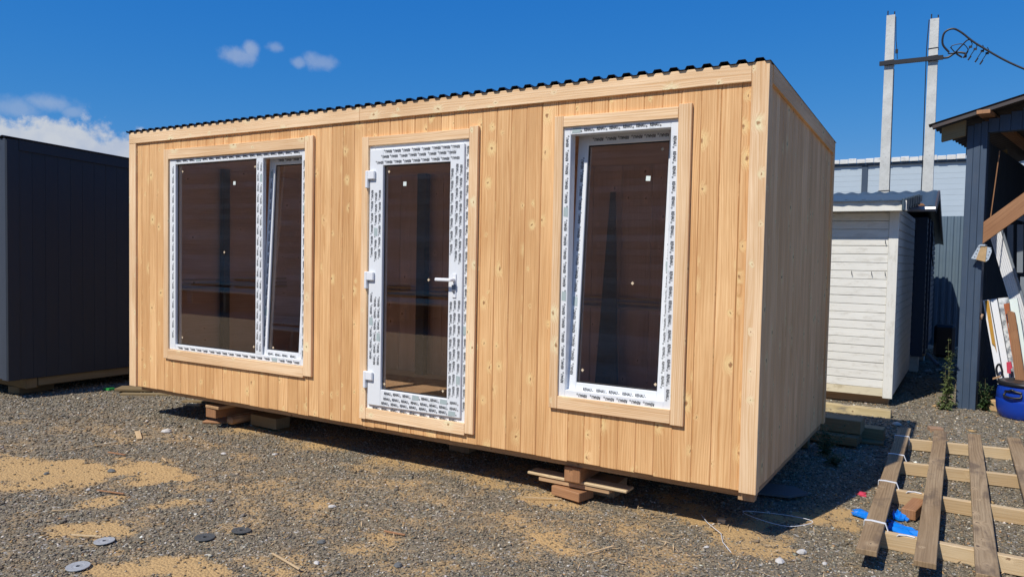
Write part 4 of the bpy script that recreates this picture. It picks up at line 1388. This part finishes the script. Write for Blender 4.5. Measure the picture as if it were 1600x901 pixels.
# ------------------------------------------------------------------ open shed on the right
sh = thing('open_shed', 'blue-black open-fronted timber shed with a rusty corrugated roof at the right edge', 'shed', (6.905, 5.62, 0), math.radians(-10))
XS = [0, .066, .135, .198]
for k in range(3):
    box('post_board', 'shed_navy', sh, XS[k] + .0006, XS[k + 1] - .0006, -.022 - .002 * (k % 2), 0, -.01, 3.185 + .26 * XS[k], 2, .004)
box('post_core', 'shed_navy', sh, .004, .19, .001, .16, -.01, 3.16, 2, .003)
for k in range(22):
    x = .2 + k * .105
    box('header_board', 'shed_navy', sh, x + .001, x + .104, -.020 - .002 * (k % 2), -.001, 3.095, 3.19 + .26 * (x + .02), 2, .004)
box('header_beam', 'shed_navy', sh, .192, 3.6, .001, .12, 3.10, 3.22, 0, .004)
for k in range(28):
    y = .165 + k * .14
    box('side_board', 'shed_navy', sh, .004, .026, y + .001, y + .139, -.01, 3.15, 2, .003)
box('back_wall', 'shed_navy', sh, .03, 3.6, 4.0, 4.05, -.01, 3.9, 2, .003)
box('side_wall', 'shed_navy', sh, 3.6, 3.65, .0, 4.05, -.01, 4.1, 2, .003)
b = MB()
prof = [(-.34, y, 3.190 + .016 * math.sin(y * 2 * PI / .17)) for y in np.arange(-.27, 4.3, .0213)]
b.wave(prof[::-1], (1, 0, .262), 0, 4.1, .003)
b.build('roof_sheet', M['roof_rust'], sh)
b = MB()
b.prism([(-.30, -.268, 3.150), (3.7, -.268, 4.198), (3.7, -.268, 4.235), (-.30, -.268, 3.185)], (0, .022, 0))
b.build('rake_board', M['roof_rust'], sh)
for y in (-.13, 1.2, 2.6):
    b = MB()
    b.prism([(-.235, y, 3.015), (-.004, y, 3.065), (-.004, y, 3.235), (-.235, y, 3.17)], (0, .06, 0))
    b.build('rafter', M['stack_wood'], sh)  # dark wood instead of red timber deepens the shade under the roof
for x in (.13, 1.1, 1.9):
    b = MB()
    zz = 3.19 + .262 * (x + .34)
    b.box(x, x + .13, -.30, 3.9, zz - .055, zz - .012, 1, .003)
    b.build('purlin', M['timber_red'], sh)
b = MB()
b.prism([(.203, -.06, 1.868), (.203, -.06, 2.105), (1.35, -.06, 3.09), (1.50, -.06, 3.09), (1.50, -.06, 2.98)], (0, .05, 0))
o = b.build('brace', M['timber_red'], sh)
b = MB()
b.tube([(.225, .08, 1.9), (.30, .1, 2.9)], .006, 5)
b.build('hanging_wire', M['timber_red'], sh)
TH = Matrix.Translation((6.905, 5.62, 0)) @ Matrix.Rotation(math.radians(-10), 4, 'Z')
def in_shed(o, label, cat, group=None):
    o.matrix_world = TH @ Matrix.Translation(o.location) @ o.rotation_euler.to_matrix().to_4x4()
    return tag(o, label, cat, group)
# white siding panel
pr = thing('siding_panel', 'leaning white ribbed siding panel just inside the open shed, below the brace', 'panel', (0, 0, 0))
def lean(p0, p1, w0, w1, t0, t1, y0=.6, y1=.52):
    """leaning strip from top p0=(x,z) to bottom p1; across range w0..w1"""
    a, c = Vector((p0[0], y1, p0[1])), Vector((p1[0], y0, p1[1]))
    q = lambda t, w: a.lerp(c, t) + Vector((w, 0, w * .55))
    return [q(t0, w0), q(t0, w1), q(t1, w1), q(t1, w0)]
TOP, BOT = (.17, 1.99), (.62, .45)
for k in range(6):
    w0 = k * .018
    for t0, t1, mt in ((0, 1, 'handle_white'),):
        b = MB()
        pts = lean(TOP, BOT, w0 + .001, w0 + .017, t0, t1)
        b.prism(pts, (0, -.016 - (.002 if mt == 'blue_wrap' else 0), 0))
        b.build('siding_rib' if mt != 'blue_wrap' else 'film_band', M[mt], pr)
b = MB()
b.prism(lean(TOP, BOT, .112, .132, -.02, .9), (0, -.03, 0))
b.build('edge_trim', M['grey_frame'], pr)
pr.matrix_world = TH
# galvanised joist bracket hanging beside the post
br = thing('joist_bracket', 'perforated metal bracket holding a wood stub beside the shed post', 'bracket', (0, 0, 0))
b = MB()
b.prism([(.155, -.06, 1.69), (.20, -.06, 1.845), (.255, -.06, 1.83), (.245, -.06, 1.665)], (0, -.05, 0))
b.build('wood_stub', M['ochre_block'], br)
for pts in ([(.105, -.1, 1.70), (.175, -.1, 1.85), (.20, -.1, 1.842), (.155, -.1, 1.69)], [(.255, -.1, 1.83), (.295, -.1, 1.82), (.30, -.1, 1.775), (.275, -.1, 1.69), (.246, -.1, 1.665)]):
    b = MB()
    b.prism(pts, (0, .004, 0))
    pl = b.build('bracket_plate', flat('galvanised_plate', (.55, .62, .68), .45, .3) if 'gp' not in M else M['gp'], br)
    M['gp'] = pl.data.materials[0]
    cx = sum(p[0] for p in pts) / len(pts)
    cz = sum(p[2] for p in pts) / len(pts)
    for k in range(4):
        b = MB()
        t = -.6 + .4 * k
        b.lathe([(0, 0), (.006, 0)], 6)
        o = b.build('bracket_hole', M['cable'], pl)
        o.matrix_local = Matrix.Translation(Vector((cx + t * .03, -.1006, cz + t * .09)) - pl.location) @ Matrix.Rotation(PI / 2, 4, 'X')
b = MB()
b.box(.185, .24, -.12, .0, 1.84, 1.856)
b.build('bracket_plate', M['gp'], br)
br.matrix_world = TH
# leaning boards
GLB = 'boards leaning inside the open shed'
for x0, x1, xb, zt, y, mat, lab in ((.178, .240, .175, 1.225, .30, 'handle_white', 'white leaning board with amber tape, nearest the shed post'), (.250, .312, .175, 1.24, .31, 'handle_white', 'plain white leaning board, second from the shed post'),
                                    (.322, .418, .17, 1.257, .32, 'wrap', 'leaning board in crumpled clear wrap, third from the shed post'), (.425, .50, .16, 1.25, .36, 'sticker', 'pale green-white leaning board behind the orange one'), (.60, .70, .15, 1.28, .38, 'handle_white', 'white leaning board at the right picture edge')):
    r = thing('leaning_board', lab, 'board', (0, 0, 0), 0, GLB)
    b = MB()
    b.prism([(x0, y, zt), (x1, y, zt + .015), (x1 + xb * 1.45, y - .10, 0.02), (x0 + xb * 1.45, y - .10, 0.02)], (0, -.05, 0))
    b.build('board', M[mat], r)
    if 'amber' in lab:
        b = MB()
        b.prism([(x0 + .022, y - .0505, zt - .004), (x1 - .002, y - .0505, zt + .006), (x1 + xb * .62, y - .105, zt - .58), (x1 + xb * .58 - .02, y - .105, zt - .5), (x0 + .03 + xb * .5, y - .10, zt - .48)], (0, -.003, 0))
        b.build('tape', M['amber_film'], r)
    r.matrix_world = TH
b = MB()
b.prism([(.43, .20, 1.135), (.50, .20, 1.11), (.51, .20, 1.08), (.655, .12, .30), (.56, .12, .30)], (0, -.045, 0))
in_shed(b.build('leaning_board', M['timber_red'], None), 'orange-brown leaning timber in front of the pale boards', 'board', GLB)
b = MB()
b.prism([(.395, .19, 1.20), (.45, .19, 1.215), (.455, .19, 1.13), (.42, .19, 1.08), (.60, .12, .30), (.57, .12, .30)], (0, -.03, 0))
in_shed(b.build('rusty_angle', M['rust_red'], None), 'rusty red metal piece next to the orange leaning timber', 'metal piece')
b = MB()
b.tube(arc([(.12, .06, .93), (.135, .06, 1.0), (.18, .06, 1.05), (.215, .06, 1.045)], 5), .034, 9)
in_shed(b.build('tan_roll', M['brown_tan'], None), 'small tan roll sticking out beside the shed post', 'roll')
b = MB()
b.prism([(.458, .11, .56), (.50, .11, .57), (.515, .11, .50), (.50, .11, .49), (.505, .11, .44), (.47, .11, .44)], (0, -.03, 0))
in_shed(b.build('red_clip', M['red'], None), 'small red plastic clip in front of the wrapped board', 'clip')
b = MB()
b.tube(arc([(.38, .10, .40), (.365, .10, .48), (.39, .10, .53), (.42, .10, .46), (.42, .10, .40)], 5), .012, 6)
in_shed(b.build('black_hook', M['black_plastic'], None), 'black plastic loop standing at the barrel rim', 'loop')
# grey frame leaning behind
r = thing('window_frame', 'grey plastic window frame leaning in the dark back of the open shed', 'window frame', (0, 0, 0))
for q, (x0, x1) in enumerate(((.30, .36), (.40, .46))):
    b = MB()
    b.prism([(x0, 1.0, 1.55), (x1, 1.0, 1.55), (x1 - .02, 1.0, 2.12), (x0 - .02, 1.0, 2.12)], (0, -.05, 0))
    b.build('stile', M['grey_frame'], r)
b = MB()
b.prism([(.20, 1.0, 2.13), (.24, 1.0, 2.20), (.36, 1.0, 2.25), (.52, 1.0, 2.20), (.58, 1.0, 2.12), (.52, 1.0, 2.13), (.36, 1.0, 2.18)], (0, -.06, 0))
b.build('arched_head', M['grey_frame'], r)
for x0 in (.48, .60):
    b = MB()
    b.prism([(x0, .9, .1), (x0 + .09, .9, .1), (x0 + .05, .9, 1.5), (x0 - .03, .9, 1.5)], (0, -.05, 0))
    b.build('stile', M['grey_frame'], r)
r.matrix_world = TH
b = MB()
b.box(.52, .70, .65, .75, 1.20, 1.36, 0, .01)
in_shed(b.build('carton', M['brown_tan'], None), 'tan carton standing in the shade behind the leaning boards', 'carton')
# barrel
ba = thing('blue_barrel', 'squat blue plastic barrel with black rim standing in front of the open shed', 'barrel', (0, 0, 0))
b = MB()
R = .30
b.lathe([(0, 0.0), (R * .87, .0), (R * .91, .012), (R * .98, .09), (R, .17), (R * .995, .20), (R * .985, .205), (R * .995, .21), (R * .98, .27), (R * .94, .33), (R * .92, .345), (R * .92, .365)], 40, (.695, -.06, 0))
b.build('barrel_body', M['blue_plastic'], ba, smooth=True)
b = MB()
b.lathe([(R * .88, .345), (R * .965, .346), (R * .985, .362), (R * .965, .385), (R * .86, .392), (R * .80, .38), (0, .372)], 40, (.695, -.06, 0))
b.build('barrel_rim', M['black_plastic'], ba, smooth=True)
b = MB()
for sgn in (1,):
    ca = math.radians(-112)
    def onb(a, r, z):
        return (.695 + r * math.cos(a), -.06 + r * math.sin(a), z)
    b.tube(arc([onb(ca - .26, R * .95, .285), onb(ca - .28, R * 1.04, .245), onb(ca, R * 1.09, .235), onb(ca + .28, R * 1.04, .245), onb(ca + .26, R * .95, .285)], 5), .011, 7)
    b.tube(arc([onb(ca - .30, R * .97, .29), onb(ca - .1, R * 1.0, .30), onb(ca, R * 1.03, .315), onb(ca + .1, R * 1.0, .30), onb(ca + .30, R * .97, .29)], 5), .013, 7)
b.build('handle', M['black_plastic'], ba, smooth=True)
ba.matrix_world = TH
b = MB()
b.prism([(.345, .02, .36), (.42, .0, .395), (.42, .06, .395), (.36, .07, .36)], (0, 0, .02))
in_shed(b.build('wood_sliver', M['timber'], None), 'tan wood piece stuck at the left of the barrel rim', 'wood chip')
b = MB()
b.box(.30, .46, .02, .12, 0.0, .13, 0, .012)
in_shed(b.build('mottled_block', M['ochre_block'], None), 'mottled ochre block on the ground between weed and barrel', 'block')

# ------------------------------------------------------------------ bits between the sheds
b = MB()
b.tube([(6.40, 9.2, .19), (6.39, 9.3, .42), (6.405, 9.3, .75)], .026, 7, .018)
tag(b.build('tool_handle', M['batten'], None), 'pale wooden tool handle standing by the dark shed corner', 'tool handle')
b = MB()
b.tube([(6.43, 9.6, .18), (6.60, 9.35, .04)], .028, 8)
tag(b.build('pipe', M['pipe_grey'], None), 'short grey pipe leaning on the ground by the dark shed', 'pipe')
b = MB()
b.box(6.48, 6.80, 10.6, 10.75, .03, .60, 2, .045)
tag(b.build('suitcase_box', M['dark_box'], None), 'dark brown rounded box standing against the metal fence', 'box')
GRB = 'pale rubble on the lit ground by the fence'
for k, (x, y, r, lab) in enumerate(((6.72, 9.3, .06, 'pale rubble stone just right of the grey pipe'), (6.50, 8.7, .05, 'pale rubble stone at the foot of the dark shed'), (6.88, 9.7, .08, 'biggest pale rubble stone next to the shed post'), (6.62, 8.95, .05, 'pale rubble stone in the gap between the sheds'), (6.80, 9.0, .045, 'small rubble stone before the biggest one'))):
    rock('rubble_stone', 'stone_pale', x, y, r, lab, GRB)

# ------------------------------------------------------------------ made-up yard side behind the camera, added to be mirrored in the panes
tb = thing('mirror_workshop', 'made-up board-walled workshop behind the camera, added only for its reflection in the window panes', 'workshop', (-8, -15, 0))
M['shop'] = wood('mirror_workshop_board', (.76, .60, .46), (.58, .44, .32), tone=.35)  # pale so that the added wall brightens the mirrored view
for k in range(40):
    box('wall_board', 'shop', tb, -18, 10.5, -.02 - .004 * (k % 2), .02, .05 + k * .2, .05 + k * .2 + .196, 0, .006)
box('roof_slab', 'roof_rust', tb, -18.5, 11, -8, .8, 8.1, 8.25, 0, .01)
box('wall_core', 'dark_wood_in', tb, -17.9, 10.4, -7.5, -.03, .05, 8.08, 0, 0)
st = thing('mirror_board_stack', 'made-up low stack of pale boards, added only for its pale lines mirrored in the panes', 'board stack', (-8, -10.5, 0))  # invented stack; its sunlit tops give the panes pale lines
M['fresh_stack'] = wood('pale_stacked_boards', (.86, .74, .52), (.70, .55, .34), tone=.2)
for k, (y0, y1, zt) in enumerate(((.3, 1.7, .56), (-1.3, .15, .66), (-2.9, -1.45, .77))):
    for i in range(8):
        w = (y1 - y0) / 8
        box('stacked_board', 'fresh_stack', st, -6 + .2 * k, 1.2 - .3 * k, y0 + i * w, y0 + (i + 1) * w - .01, zt - .05, zt, 0, .004)
        box('stacked_board', 'fresh_stack', st, 2.2 + .2 * k, 6.4, y0 + i * w, y0 + (i + 1) * w - .01, zt - .05, zt, 0, .004)
    for x in (-5.5, -2, .6, 3, 6):
        box('stack_leg', 'timber', st, x, x + .1, y0 + .02, y1 - .02, 0, zt - .052, 1, .003)
